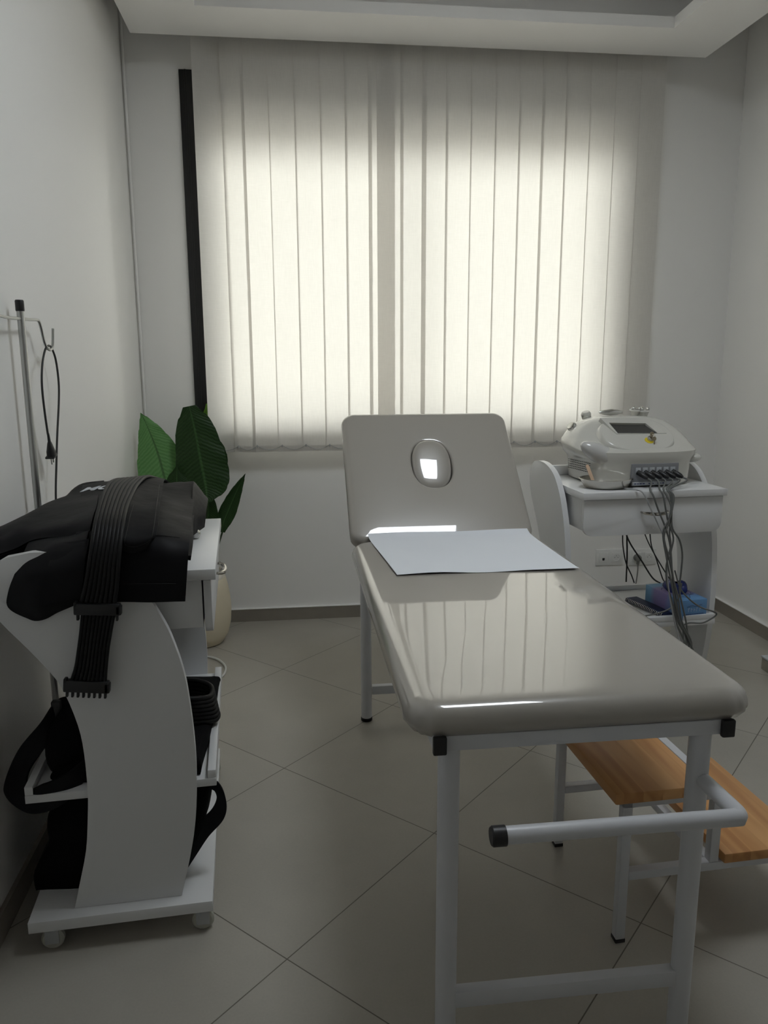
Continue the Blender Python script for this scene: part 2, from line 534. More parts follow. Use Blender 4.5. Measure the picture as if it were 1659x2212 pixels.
def empty(name, label, cat, loc=(0, 0, 0), rz=0, group=None):
    o = bpy.data.objects.new(name, None)
    o.empty_display_size = .1
    COL.objects.link(o)
    o.location = loc; o.rotation_euler = (0, 0, rz)
    o['label'] = label; o['category'] = cat
    if group: o['group'] = group
    return o


def tag(o, label, cat, group=None):
    o['label'] = label; o['category'] = cat
    if group: o['group'] = group
    return o


def struct(name, bm, m, parent=None, smooth=False, label=None):
    o = finish(name, bm, m, parent, smooth)
    if parent is None: o['kind'] = 'structure'
    if label: o['label'] = label
    return o


def text_bm(bm, s, size, mtx, depth=.0006, bold=0):
    cu = bpy.data.curves.new('t', 'FONT')
    cu.body = s; cu.size = size; cu.extrude = depth; cu.offset = bold; cu.align_x = 'CENTER'; cu.align_y = 'CENTER'
    to = bpy.data.objects.new('t', cu)
    COL.objects.link(to)
    dg = bpy.context.evaluated_depsgraph_get()
    me = bpy.data.meshes.new_from_object(to.evaluated_get(dg))
    me.transform(mtx)
    bm.from_mesh(me)
    bpy.data.objects.remove(to); bpy.data.curves.remove(cu); bpy.data.meshes.remove(me)


# ================================================================== SETTING
TH = .20
bm = B(); bx(bm, XL - TH, XR + TH, YF - TH, YB + TH, -.12, 0)
struct('floor', bm, M['floor'], label='grey stone-look floor tiles laid diagonally')
bm = B(); bx(bm, XL - TH, XR + TH, YF - TH, YB + TH, ZC, ZC + .12)
struct('ceiling', bm, M['ceiling'])
bm = B(); bx(bm, XL - TH, XL, YF - TH, YB + TH, 0, ZC)
struct('wall_left', bm, M['wall'])
bm = B(); bx(bm, XR, XR + TH, YF - TH, YB + TH, 0, ZC)
struct('wall_right', bm, M['wall'])


def wall_with_hole(name, y0, y1, x0, x1, z0, z1):
    bm = B()
    bx(bm, XL, x0, y0, y1, 0, ZC); bx(bm, x1, XR, y0, y1, 0, ZC)
    bx(bm, x0, x1, y0, y1, 0, z0); bx(bm, x0, x1, y0, y1, z1, ZC)
    return struct(name, bm, M['wall'])


wall_with_hole('wall_back', YB, YB + TH, WX0, WX1, WZ0, WZ1)
bm = B(); bx(bm, XL, XR, YF - TH, YF, 0, ZC)
struct('wall_front', bm, M['wall'])

# dropped ceiling ring, floating free of the walls, held by a set-back riser
SX0, SX1, SY0, SY1 = -.66, 2.02, -1.6, 3.88
IX0, IX1, IY0, IY1 = -.347, 1.705, -1.25, 3.57
SZ = 2.786
bm = B()
for (a, b, c, d) in ((SX0, IX0, SY0, SY1), (IX1, SX1, SY0, SY1), (IX0, IX1, IY1, SY1), (IX0, IX1, SY0, IY0)):
    bx(bm, a, b, c, d, SZ, SZ + .046)
ra = .10
bx(bm, SX0 + ra, SX0 + ra + .05, SY0 + ra, SY1 - ra, SZ + .046, ZC)
bx(bm, SX1 - ra - .05, SX1 - ra, SY0 + ra, SY1 - ra, SZ + .046, ZC)
bx(bm, SX0 + ra, SX1 - ra, SY1 - ra - .05, SY1 - ra, SZ + .046, ZC)
bx(bm, SX0 + ra, SX1 - ra, SY0 + ra, SY0 + ra + .05, SZ + .046, ZC)
bmesh.ops.remove_doubles(bm, verts=bm.verts[:], dist=1e-5)
o = struct('trim_1', bm, M['ceiling'], label='dropped white plaster ceiling frame around a recessed centre')

SK = .068
bm = B(); bx(bm, XL + .012, XR - .012, YB - .012, YB, 0, SK)
struct('baseboard_back', bm, M['skirting'])
bm = B(); bx(bm, XR - .012, XR, YF, YB - .0, 0, SK)
struct('baseboard_right', bm, M['skirting'])
bm = B(); bx(bm, XL, XL + .012, YF, YB, 0, SK)
struct('baseboard_left', bm, M['skirting'])
# white caulked corner strip left of the window wall
bm = B(); tube(bm, [(XL + .012, YB - .012, SK), (XL + .012, YB - .012, ZC - .01)], .006, 12, 1)
struct('trim_2', bm, M['wall'], smooth=True, label='thin white rounded strip in the corner')
# grout bead along the skirtings
bm = B()
bx(bm, XL + .012, XR - .012, YB - .016, YB + .0, SK, SK + .004); bx(bm, XR - .016, XR, YF, YB - .016, SK, SK + .004)
struct('trim_3', bm, M['wall'], label='white paint bead along the skirting tops')


# windows
def window(name, x0, x1, z0, z1, yc, t=.05, mull=None):
    fr = B()
    for a in ((x0, x1, z0, z0 + t), (x0, x1, z1 - t, z1), (x0, x0 + t, z0 + t, z1 - t), (x1 - t, x1, z0 + t, z1 - t)):
        bx(fr, a[0], a[1], yc - .025, yc + .025, a[2], a[3], .003)
    if mull is not None:
        bx(fr, mull - .02, mull + .02, yc - .024, yc + .024, z0 + t, z1 - t, .003)
    root = struct(name, fr, M['alu'])
    xs = [x0 + t, x1 - t] if mull is None else [x0 + t, mull - .02, mull + .02, x1 - t]
    for i in range(0, len(xs), 2):
        gb = B(); bx(gb, xs[i], xs[i + 1], yc - .003, yc + .003, z0 + t, z1 - t)
        finish('glass_pane', gb, M['glass'], root, False)
    return root


window('window_1', WX0, WX1, WZ0, WZ1, YB + .13, mull=.60)

# square LED panel on the recessed ceiling above the treatment table
LX, LY = .74, 1.93
lp = empty('ceiling_light', 'square white ceiling light panel in the recessed ceiling above the treatment table', 'ceiling light', (LX, LY, ZC))
bm = B()
for a in ((-.31, .31, -.31, -.298), (-.31, .31, .298, .31), (-.31, -.298, -.298, .298), (.298, .31, -.298, .298)):
    bx(bm, a[0], a[1], a[2], a[3], -.014, 0)
finish('frame', bm, M['white_metal'], lp, False)
em = bpy.data.materials.new('lit_diffuser'); em.use_nodes = True
eb = em.node_tree.nodes['Principled BSDF']
eb.inputs['Base Color'].default_value = (.8, .8, .8, 1)
eb.inputs['Emission Color'].default_value = (.89, .95, 1.0, 1)
eb.inputs['Emission Strength'].default_value = LAMP
bm = B(); bx(bm, -.298, .298, -.298, .298, -.010, -.002)
finish('diffuser', bm, em, lp, False)

# ================================================================== BLINDS
YS = 3.93
blind = empty('vertical_blind', 'cream fabric vertical blind covering the whole window', 'blind', (.7, YS, .92))
edges = [-.405, -.283, -.192, -.069, .05, .169, .285, .395, .436, .548, .652, .767, .887, 1.006, 1.123, 1.236, 1.353, 1.475, 1.60, 1.726]
widths = [.136, .105, .128] + [.127] * 17
SB, ST = .918, 2.93
for i, (x, wd) in enumerate(zip(edges, widths)):
    bm = B()
    tilt = math.radians(2.6 if i < 8 else 2.6)
    if i == 0: tilt = math.radians(20)
    if i == 1: tilt = math.radians(-7)
    nx = 6
    cols = []
    for j in range(nx + 1):
        u = j / nx
        xx = x + u * wd - .0
        yy = YS + (u - .5) * wd * math.sin(tilt) + .0025 * math.cos((u - .5) * PI) - (.004 if i in (8,) else 0)
        cols.append((xx, yy))
    g2 = []
    for z in (SB, SB + .03, SB + .032, SB + .8, ST):
        g2.append([Vector((a - .7, b - YS, z - .92)) for a, b in cols])
    sheet(bm, g2, .0007)
    if True:  # stitched hem weight pocket
        a, b = cols[0], cols[-1]
        box(bm, ((a[0] + b[0]) / 2 - .7, (a[1] + b[1]) / 2 - YS + .002, SB + .017 - .92), (wd * .94, .0016, .028), rz=math.atan2(b[1] - a[1], b[0] - a[0]))
    finish('slat', bm, M['slat'], blind, True)
bm = B()
for i in range(len(edges) - 1):
    a = edges[i] + .02; b = edges[i + 1] + .02
    if i == 7: continue
    pts = []
    for k in range(9):
        t = k / 8
        pts.append((a + (b - a) * t - .7, -.006, SB + .033 - .92 - .022 * (1 - (2 * t - 1) ** 2) - (0 if 0 < k < 8 else 0)))
    tube(bm, pts, .0011, 5, 1)
    box(bm, (b - .7, -.006, SB + .030 - .92), (.006, .004, .012), .001)
finish('bottom_chain', bm, M['cable_light'], blind)
bm = B(); bx(bm, -.42 - .7, 1.87 - .7, -.02, .02, ST - .92, ST + .04 - .92, .004)
finish('head_rail', bm, M['white_metal'], blind)

# black guide strip on the wall left of the blind
bm = B()
bx(bm, -.477, -.398, YB - .016, YB, .70, 2.694, .002)
bx(bm, -.452, -.443, YB - .019, YB - .015, .70, 2.694, .001)
rnd = random.Random(3)
tag(finish('guide_rail', bm, M['black_paint'], None), 'tall black strip fixed to the wall left of the blind', 'rail')

# ================================================================== TREATMENT TABLE
TX = .516
tbl = empty('treatment_table', 'taupe padded treatment table on white tube legs with raised headrest', 'treatment table', (TX, 1.9, 0))


def slab(bm, w_, l_, th, rc, re, crown=.0, n=10, hole=None):
    """cushion: plan w_ x l_, thickness th (top at z=0), corner radius rc, edge radius re; optional oval hole."""
    prof = [(re * 1.2, -th), (re * .35, -th + .002), (0.001, -th + re * .5)]
    for k in range(7):
        a = PI / 2 * k / 6
        prof.append((re - re * math.cos(a), -re + re * math.sin(a)))
    rings = []
    for (ins, z) in prof:
        rings.append([(x, y, z) for x, y in rrect(w_ - 2 * ins, l_ - 2 * ins, max(rc - ins, .004), n)])
    base = rrect(w_ - 2 * re, l_ - 2 * re, max(rc - re, .004), n)
    N = len(base)
    tops = []
    if hole is None:
        for t in (.06, .15, .3, .5, .75):
            cr_ = crown * (1 - (1 - t) ** 2)
            tops.append([(x * (1 - t), y * (1 - t), cr_) for x, y in base])
    else:
        cx, cy, hx, hy, ex = hole
        inner = []
        for x, y in base:
            a = 2 * PI * (len(inner) + .5 - (n + 1) / 2) / N + PI / 4
            ca, sa = math.cos(a), math.sin(a)
            inner.append((cx + hx * math.copysign(abs(ca) ** (2 / ex), ca), cy + hy * math.copysign(abs(sa) ** (2 / ex), sa)))
        for t in (.08, .3, .6, .85, .96, 1.0):
            cr_ = crown * math.sin(PI * min(t, 1)) ** .8
            z = cr_
            tops.append([(b[0] * (1 - t) + i_[0] * t, b[1] * (1 - t) + i_[1] * t, z) for b, i_ in zip(base, inner)])
        for k in range(1, 6):
            a = PI / 2 * k / 5
            s = 1 - .10 * math.sin(a)
            tops.append([(cx + (i_[0] - cx) * s, cy + (i_[1] - cy) * s, -.011 * (1 - math.cos(a))) for i_ in inner])
        tops.append([(cx + (i_[0] - cx) * .9, cy + (i_[1] - cy) * .9, -th + .004) for i_ in inner])
    allr = rings + tops
    V = [[bm.verts.new(p) for p in r] for r in allr]
    for a, b in zip(V, V[1:]):
        for k in range(N):
            bm.faces.new((a[k], a[(k + 1) % N], b[(k + 1) % N], b[k]))
    bm.faces.new(V[0][::-1])
    if hole is None:
        c = bm.verts.new((0, 0, crown))
        for k in range(N):
            bm.faces.new((V[-1][k], V[-1][(k + 1) % N], c))
    else:
        bm.faces.new(V[-1])


MZ = .760            # top of the mattress
MY0, MY1 = 1.254, 2.575
bm = B()
slab(bm, .668, MY1 - MY0, .060, .072, .037, crown=.003)
for v in bm.verts:     # pulled plastic cover: gathered wrinkles at the corners, slight hang at the ends
    yy = v.co.y + (MY0 + MY1) / 2
    q = Vector((v.co.x, v.co.y, v.co.z))
    cd = max(0, 1 - (Vector((abs(v.co.x) - .30, abs(v.co.y) - .64)).length) / .10)
    if v.co.z < -.01:
        v.co += Vector((v.co.x, v.co.y, 0)).normalized() * (.0035 * cd * math.sin(math.atan2(v.co.y, v.co.x) * 260))
bmesh.ops.transform(bm, matrix=Matrix.Translation((.006, (MY0 + MY1) / 2 - 1.9, MZ + .011)), verts=bm.verts[:])
finish('mattress', bm, M['vinyl'], tbl, True, 60)

TILT = .7295
bk = B()
BL = .618
slab(bk, .650, BL, .058, .052, .026, crown=.003, hole=(.0, .039, .084, .124, 2.35))
Rb = Matrix.Translation((0, 2.585 - 1.9, .765)) @ Matrix.Rotation(TILT, 4, 'X') @ Matrix.Translation((0, BL / 2 - .006, 0))
bmesh.ops.transform(bk, matrix=Rb, verts=bk.verts[:])
backrest = finish('backrest', bk, M['vinyl'], tbl, True, 60)
# plug cushion of the face hole
pb = B()
N = 48
V = []
for (s, z) in ((.90, -.05), (.97, -.035), (1, -.022), (.985, -.014), (.95, -.009), (.88, -.0060), (.75, -.0036), (.55, -.0018), (.3, -.0008), (.12, -.0005)):
    ring = []
    for k in range(N):
        a = 2 * PI * k / N; ca, sa = math.cos(a), math.sin(a)
        ring.append(pb.verts.new((.0745 * s * math.copysign(abs(ca) ** (2 / 2.35), ca), .039 + .110 * s * math.copysign(abs(sa) ** (2 / 2.35), sa), z)))
    V.append(ring)
for a, b in zip(V, V[1:]):
    for k in range(N): pb.faces.new((a[k], a[(k + 1) % N], b[(k + 1) % N], b[k]))
pb.faces.new(V[0][::-1]); pb.faces.new(V[-1])
bmesh.ops.transform(pb, matrix=Rb @ Matrix.Translation((0, .039, .004)) @ Matrix.Rotation(math.radians(8.5), 4, 'X') @ Matrix.Translation((0, -.039, 0)), verts=pb.verts[:])
finish('face_hole_plug', pb, M['vinyl'], backrest, True, 60)

# frame rails, legs
def rel(x, y, z): return (x - TX, y - 1.9, z)


for x in (.247, .791):
    bm = B(); bx(bm, x - TX - .011, x - TX + .011, 1.262 - 1.9, 2.98 - 1.9, MZ - .072, MZ - .042, .002)
    finish('side_rail', bm, M['white_metal'], tbl)
for x in (.247, .791):
    bm = B(); bx(bm, x - TX - .0125, x - TX + .0125, 1.252 - 1.9, 1.264 - 1.9, MZ - .075, MZ - .0405, .003)
    finish('rail_cap', bm, M['black_cap'], tbl)
bm = B()
bx(bm, .258 - TX, .780 - TX, 1.262 - 1.9, 1.292 - 1.9, MZ - .072, MZ - .0425, .002)
finish('cross_rail', bm, M['white_metal'], tbl)
bm = B(); bx(bm, .258 - TX, .780 - TX, 2.95 - 1.9, 2.98 - 1.9, MZ - .072, MZ - .0425, .002)
finish('cross_rail', bm, M['white_metal'], tbl)
LEGX = (.270, .755)
for (x, y) in ((LEGX[0], 1.288), (LEGX[1], 1.288), (LEGX[0] - .010, 2.80), (LEGX[1], 2.80)):
    bm = B(); tube(bm, [rel(x, y, .012), rel(x, y, MZ - .071)], .0205, 24, 1)
    lg = finish('leg', bm, M['white_metal'], tbl)
    bm = B(); lathe(bm, [(.021, 0), (.0222, .003), (.0222, .012), (.019, .016)], rel(x, y, 0), 24)
    finish('foot_cap', bm, M['black_cap'], lg)
for (y, z) in ((1.288, .152), (2.80, .125)):
    bm = B(); bx(bm, LEGX[0] - TX + .012, LEGX[1] - TX - .012, y - 1.9 - .0125, y - 1.9 + .0125, z - .017, z + .017, .002)
    finish('stretcher', bm, M['white_metal'], tbl)
# backrest support: hinge bar and ratchet struts
bm = B()
tube(bm, [rel(.25, 2.60, MZ - .085), rel(.785, 2.60, MZ - .085)], .010, 12, 1)
finish('hinge_bar', bm, M['white_metal'], tbl)
for x in (.33, .70):
    bm = B(); tube(bm, [rel(x, 2.93, MZ - .085), rel(x, 2.92, 1.0)], .009, 10, 1)
    finish('backrest_strut', bm, M['white_metal'], tbl)
# paper roll bar in front of the legs
bm = B()
tube(bm, [rel(.760, 1.30, .588), rel(.758, 1.20, .594), rel(.756, 1.152, .597), rel(.750, 1.142, .597), rel(.740, 1.140, .597), rel(.60, 1.140, .597), rel(.335, 1.140, .596)], .0150, 18, 5)
finish('roll_bar', bm, M['white_metal'], tbl)
bm = B(); tube(bm, [rel(.312, 1.140, .596), rel(.315, 1.14, .596), rel(.3155, 1.140, .596), rel(.337, 1.140, .596)], .0172, 20, 1, rf=lambda t: .86 if t == 0 else 1)
finish('bar_cap', bm, M['black_cap'], tbl)

# loose paper sheet on the table
rows = []
for j, y in enumerate((2.108, 2.14, 2.25, 2.38, 2.50, 2.56, 2.59)):
    t = (y - 2.108) / .48
    x0 = .286 + (.250 - .286) * t; x1 = .822 + (.812 - .822) * t
    row = []
    for i in range(13):
        u = i / 12
        z = MZ + .0158 + .0015 * math.sin(u * 9 + j)
        if j == 0: z += .002 * (math.sin(u * 7) ** 2)
        yy = y + (.004 * math.sin(u * 5 + 1) if j == 0 else 0) + .004 * u
        if y >= 2.56: z += .003
        if y >= 2.59: z += .010
        row.append((x0 + (x1 - x0) * u, yy, z))
    rows.append(row)
bm = B(); sheet(bm, loft(rows, 3, 3), .0006)
tag(finish('paper_sheet', bm, M['paper'], None), 'white paper sheet lying on the treatment table below the headrest', 'paper')

# ================================================================== TROLLEYS
PF = [(.115, .085), (.09, .188), (.074, .274), (.066, .372), (.064, .469), (.070, .575), (.081, .668), (.104, .755), (.125, .805), (.152, .856), (.185, .897), (.222, .93), (.27, .952), (.33, .965), (.39, .966)]
PBK = [(.44, .958), (.475, .935), (.49, .90), (.485, .86), (.465, .814), (.413, .746), (.368, .683), (.345, .637), (.322, .555), (.314, .485), (.313, .39), (.318, .32), (.328, .235), (.35, .145), (.365, .085)]
PROF = [(p.x, p.y) for p in catmull([(a, b, 0) for a, b in PF], 3)] + [(p.x, p.y) for p in catmull([(a, b, 0) for a, b in PBK], 3)]
ZT = .895
PT = .022


def trolley(Wd, loc, rz, label, gap=.006):
    t = empty('trolley', label, 'trolley', loc, rz, None)
    h = Wd / 2
    for s in (-1, 1):
        bm = B(); a = s * (h + gap); b = s * (h + gap + PT)
        prism(bm, PROF, 'X', min(a, b), max(a, b), .0012)
        finish('side_panel', bm, M['white_board'], t, True, 30)
    bm = B(); bx(bm, -h, h, 0, .465, ZT - .026, ZT, .0015)
    top = finish('top_board', bm, M['white_board'], t)
    bm = B(); bx(bm, -h, h, .447, .465, ZT + .0005, ZT + .04, .0012)
    finish('back_rail', bm, M['white_board'], t)
    bm = B()
    for (x0, x1, y0, y1) in ((-h + .012, -h + .028, .034, .43), (h - .028, h - .012, .034, .43), (-h + .028, h - .028, .414, .43)):
        bx(bm, x0, x1, y0, y1, ZT - .145, ZT - .027, .001)
    bx(bm, -h + .028, h - .028, .034, .414, ZT - .145, ZT - .135)
    finish('drawer_box', bm, M['white_board'], t)
    bm = B()
    hh = .135; cz = ZT - .029 - hh / 2; n = 6; r = .035
    out = [(-h + .008, cz + hh / 2), (-h + .008, cz - hh / 2 + r)]
    for k in range(1, n + 1):
        a = PI + PI / 2 * k / n; out.append((-h + .008 + r + r * math.cos(a), cz - hh / 2 + r + r * math.sin(a)))
    for k in range(0, n + 1):
        a = 1.5 * PI + PI / 2 * k / n; out.append((h - .008 - r + r * math.cos(a), cz - hh / 2 + r + r * math.sin(a)))
    out.append((h - .008, cz + hh / 2))
    prism(bm, out, 'Y', .012, .030, .0012)
    fr = finish('drawer_front', bm, M['white_board'], t, True, 30)
    bm = B()
    tube(bm, [(-.055, .006, cz + .018), (-.04, -.008, cz + .016), (0, -.013, cz + .012), (.04, -.008, cz + .016), (.055, .006, cz + .018)], .0045, 8, 5, rf=lambda t_: .6 + .9 * math.sin(PI * t_))
    for sx in (-.052, .052): tube(bm, [(sx, .012, cz + .018), (sx, .003, cz + .018)], .0035, 8, 1)
    finish('handle', bm, M['steel'], fr)
    bm = B()
    bx(bm, -h - gap + .0005, h + gap - .0005, .020, .458, .358, .378, .001)
    bx(bm, -h - gap + .002, h + gap - .002, .020, .040, .3785, .399, .0012)
    bx(bm, -h - gap + .002, h + gap - .002, .440, .458, .3785, .399, .0012)
    finish('tray_shelf', bm, M['white_board'], t)
    bm = B(); bx(bm, -h - .085, h + .085, .040, .464, .056, .0845, .0015)
    base = finish('base_board', bm, M['white_board'], t)
    for sx in (-1, 1):
        for sy in (.066, .415):
            x = sx * (h + .066)
            bm = B()
            lathe(bm, [(.016, .050), (.016, .0565)], (x, sy, 0), 16)
            bx(bm, x - .0145, x - .0105, sy - .016, sy + .016, .018, .054, .001)
            bx(bm, x + .0105, x + .0145, sy - .016, sy + .016, .018, .054, .001)
            c = finish('caster', bm, M['cable_light'], t)
            bm = B()
            mt = Matrix.Translation((x, sy, .0265)) @ Matrix.Rotation(PI / 2, 4, 'Y')
            lathe(bm, [(.006, -.0095), (.022, -.0095), (.0265, -.005), (.0265, .005), (.022, .0095), (.006, .0095)], (0, 0, 0), 24, mtx=mt)
            finish('wheel', bm, M['wheel'], c)
    return t


trolley(.600, (-.205, 2.100, 0), math.radians(93.6), 'white curved side trolley by the left wall with black garments', .030)
trolley(.568, (1.328, 2.685, 0), math.radians(2.8), 'white curved side trolley with a drawer carrying the beauty machine')

# ---- black garments on the left trolley
MAIN = [
  [(-0.49,1.73,0.848), (-0.436,1.73,0.847), (-0.386,1.73,0.846), (-0.321,1.735,0.841), (-0.251,1.745,0.837)],
  [(-0.479,1.725,0.915), (-0.425,1.725,0.907), (-0.377,1.73,0.909), (-0.307,1.735,0.906), (-0.244,1.745,0.9)],
  [(-0.479,1.74,0.963), (-0.424,1.74,0.967), (-0.371,1.745,0.969), (-0.301,1.75,0.966), (-0.239,1.76,0.956)],
  [(-0.492,1.8,0.992), (-0.431,1.8,1.001), (-0.378,1.82,1.001), (-0.307,1.83,0.991), (-0.245,1.85,0.974)],
  [(-0.524,1.95,1.006), (-0.455,1.95,1.022), (-0.395,1.97,1.016), (-0.327,2,1.003), (-0.261,2.02,0.985)],
  [(-0.569,2.15,1.012), (-0.489,2.15,1.023), (-0.422,2.18,1.023), (-0.351,2.2,1.005), (-0.278,2.22,0.993)],
  [(-0.604,2.32,1.018), (-0.524,2.33,1.027), (-0.448,2.36,1.027), (-0.378,2.38,1.008), (-0.301,2.4,1.009)],
  [(-0.621,2.42,0.944), (-0.548,2.43,0.955), (-0.465,2.43,0.96), (-0.395,2.43,0.958), (-0.319,2.43,0.956)],
]
FOLD = [
  [(-0.276,2.05,0.915), (-0.267,2.1,0.915), (-0.252,2.18,0.915)],
  [(-0.274,2.08,0.96), (-0.262,2.16,0.955), (-0.250,2.22,0.95)],
  [(-0.287,2.25,1.008), (-0.275,2.32,0.995), (-0.258,2.36,0.965)],
  [(-0.300,2.38,1.014), (-0.294,2.42,0.99), (-0.289,2.44,0.93)],
]
LOBE = [
  [(-0.588,1.72,0.821), (-0.569,1.72,0.816), (-0.549,1.72,0.821), (-0.523,1.72,0.835), (-0.483,1.72,0.85)],
  [(-0.624,1.72,0.848), (-0.592,1.71,0.848), (-0.555,1.7,0.853), (-0.522,1.705,0.859), (-0.475,1.715,0.864)],
  [(-0.62,1.72,0.881), (-0.589,1.71,0.886), (-0.551,1.7,0.893), (-0.514,1.705,0.899), (-0.466,1.71,0.903)],
  [(-0.602,1.73,0.923), (-0.572,1.715,0.931), (-0.536,1.71,0.937), (-0.502,1.71,0.943), (-0.459,1.715,0.948)],
  [(-0.594,1.78,0.963), (-0.566,1.77,0.969), (-0.533,1.76,0.976), (-0.495,1.75,0.98), (-0.455,1.75,0.987)],
  [(-0.615,1.9,0.974), (-0.594,1.9,0.973), (-0.562,1.9,0.974), (-0.516,1.87,0.983), (-0.468,1.85,0.997)],
]
SLEEVE = [
  [(-0.688,1.76,0.942), (-0.651,1.77,0.952), (-0.618,1.79,0.961), (-0.579,1.8,0.976), (-0.506,1.79,0.981), (-0.458,1.78,0.98)],
  [(-0.695,1.8,0.966), (-0.663,1.81,0.974), (-0.625,1.82,0.986), (-0.59,1.84,0.992), (-0.515,1.83,1.003), (-0.458,1.81,1.011)],
  [(-0.710,1.88,0.976), (-0.686,1.88,0.985), (-0.651,1.92,0.999), (-0.621,1.98,1.003), (-0.559,2,1.009), (-0.479,1.95,1.022)],
  [(-0.712,2,0.963), (-0.702,2.02,0.97), (-0.669,2.08,0.987), (-0.641,2.15,1.001), (-0.6,2.2,1.008), (-0.532,2.2,1.015)],
  [(-0.710,2.06,0.941), (-0.701,2.08,0.948), (-0.665,2.14,0.972), (-0.638,2.2,0.986), (-0.61,2.3,1.02), (-0.545,2.32,1.027)],
]
FLAP = [
  [(-0.386,1.725,0.968), (-0.358,1.725,0.955), (-0.331,1.727,0.962), (-0.313,1.735,0.978)],
  [(-0.379,1.73,0.994), (-0.351,1.73,0.988), (-0.324,1.735,0.991), (-0.304,1.75,0.998)],
  [(-0.386,1.84,1.024), (-0.36,1.84,1.021), (-0.335,1.85,1.019), (-0.315,1.86,1.019)],
  [(-0.401,2,1.041), (-0.382,2.03,1.033), (-0.36,2.05,1.029), (-0.342,2.07,1.027)],
  [(-0.439,2.28,1.033), (-0.419,2.3,1.038), (-0.397,2.32,1.032), (-0.375,2.33,1.024)],
  [(-0.436,2.4,1), (-0.417,2.41,1.005), (-0.391,2.42,1.003), (-0.368,2.42,0.993)],
]
HOSE = [((-0.475, 2.36, 1.022),(-0.391, 2.34, 1.031)), ((-0.49, 2.25, 1.044),(-0.407, 2.25, 1.051)), ((-0.482, 2.1, 1.06),(-0.405, 2.1, 1.051)), ((-0.468, 1.97, 1.057),(-0.395, 1.97, 1.046)), ((-0.452, 1.85, 1.046),(-0.385, 1.85, 1.036)), ((-0.44, 1.755, 1.027),(-0.374, 1.755, 1.02)), ((-0.438, 1.71, 0.995),(-0.373, 1.71, 0.988)), ((-0.443, 1.69, 0.954),(-0.376, 1.69, 0.947)), ((-0.455, 1.69, 0.903),(-0.383, 1.69, 0.895)), ((-0.468, 1.69, 0.862),(-0.39, 1.69, 0.854))]
HOSE2 = [((-0.466, 1.69, 0.84),(-0.393, 1.69, 0.832)), ((-0.473, 1.692, 0.798),(-0.404, 1.692, 0.789)), ((-0.482, 1.695, 0.754),(-0.414, 1.695, 0.745)), ((-0.493, 1.7, 0.709),(-0.422, 1.7, 0.7)), ((-0.506, 1.7, 0.675),(-0.426, 1.7, 0.664))]
G0 = Vector((-.45, 2.05, .90))


def off(rows, d=G0): return [[tuple(Vector(p) - d) for p in r] for r in rows]


garm = empty('compression_garment', 'black nylon compression garment draped over the left trolley top', 'garment', G0)
bm = B(); sheet(bm, loft(off(MAIN), 6, 6), .006, .005, 16, 1, push=(0, -.6, 1))
# inner folded bulk so that the pile is solid
INN = [[(x, y + (.03 if y < 1.9 else 0), max(z - .03, .905)) for (x, y, z) in r] for r in MAIN[2:]]
sheet(bm, loft(off(INN), 4, 4), .012, .004, 12, 5, push=(0, 0, 1))
finish('body_fabric', bm, M['black_cloth'], garm, True, 80)
bm = B(); sheet(bm, loft(off(FOLD), 6, 6), .005, .003, 20, 2, push=(1, -.3, .5))
finish('side_fold', bm, M['black_cloth'], garm, True, 80)
bm = B(); sheet(bm, loft(off(LOBE), 6, 6), .012, .003, 14, 3, push=(0, -1, .5))
finish('rounded_flap', bm, M['black_cloth'], garm, True, 80)
bm = B(); sheet(bm, loft(off(SLEEVE), 6, 6), .010, .004, 13, 4, push=(0, -.3, 1))
slv = loft(off([SLEEVE[0], [(a, b + .01, c - .035 + .02 * max(0, (a + .60) / .15)) for a, b, c in SLEEVE[0]]]), 6, 4)
sheet(bm, slv, .006, .003, 30, 6, push=(0, -1, 0))
finish('sleeve_panel', bm, M['black_cloth'], garm, True, 80)
bm = B(); sheet(bm, loft(off([[(x, y - .004, z + .004) for x, y, z in r] for r in FLAP]), 5, 5), .005, .002, 20, 7, push=(0, -.6, 1))
finish('belt_flap', bm, M['black_cloth'], garm, True, 80)
bm = B()
fl = loft(off([[(x, y - .004, z + .004) for x, y, z in r] for r in FLAP]), 5, 5)
ncol = len(fl[0]); nrow = len(fl)
for cc, rr0 in ((ncol - 3, 2),):
    edge = [fl[j][2] for j in range(12, 2, -3)] + [fl[2][i] for i in range(3, ncol - 3, 3)] + [fl[j][ncol - 3] for j in range(2, nrow - 4, 3)]
    tube(bm, [tuple(p + Vector((0, -.0030, .0024))) for p in edge], .0011, 6, 3)
finish('flap_seam', bm, M['black_rubber'], garm, True, 60)
bm = B()
PAN = [[(x + .006, y - .009, z + .002) for x, y, z in r[2:]] for r in LOBE[1:5]]
sheet(bm, loft(off(PAN), 6, 6), .005, .002, 18, 9, push=(0, -1, .3))
finish('pocket_panel', bm, M['black_cloth'], garm, True, 80)
ml = loft(off(MAIN), 6, 6)
for j in (4, 15):
    bm = B()
    tube(bm, [tuple(ml[j][i] + Vector((0, -.0065, .0005 if j < 10 else .004))) for i in range(12, len(ml[0]) - 1, 2)], .0010, 6, 1)
    finish('hem_seam', bm, M['black_rubber'], garm, True, 60)
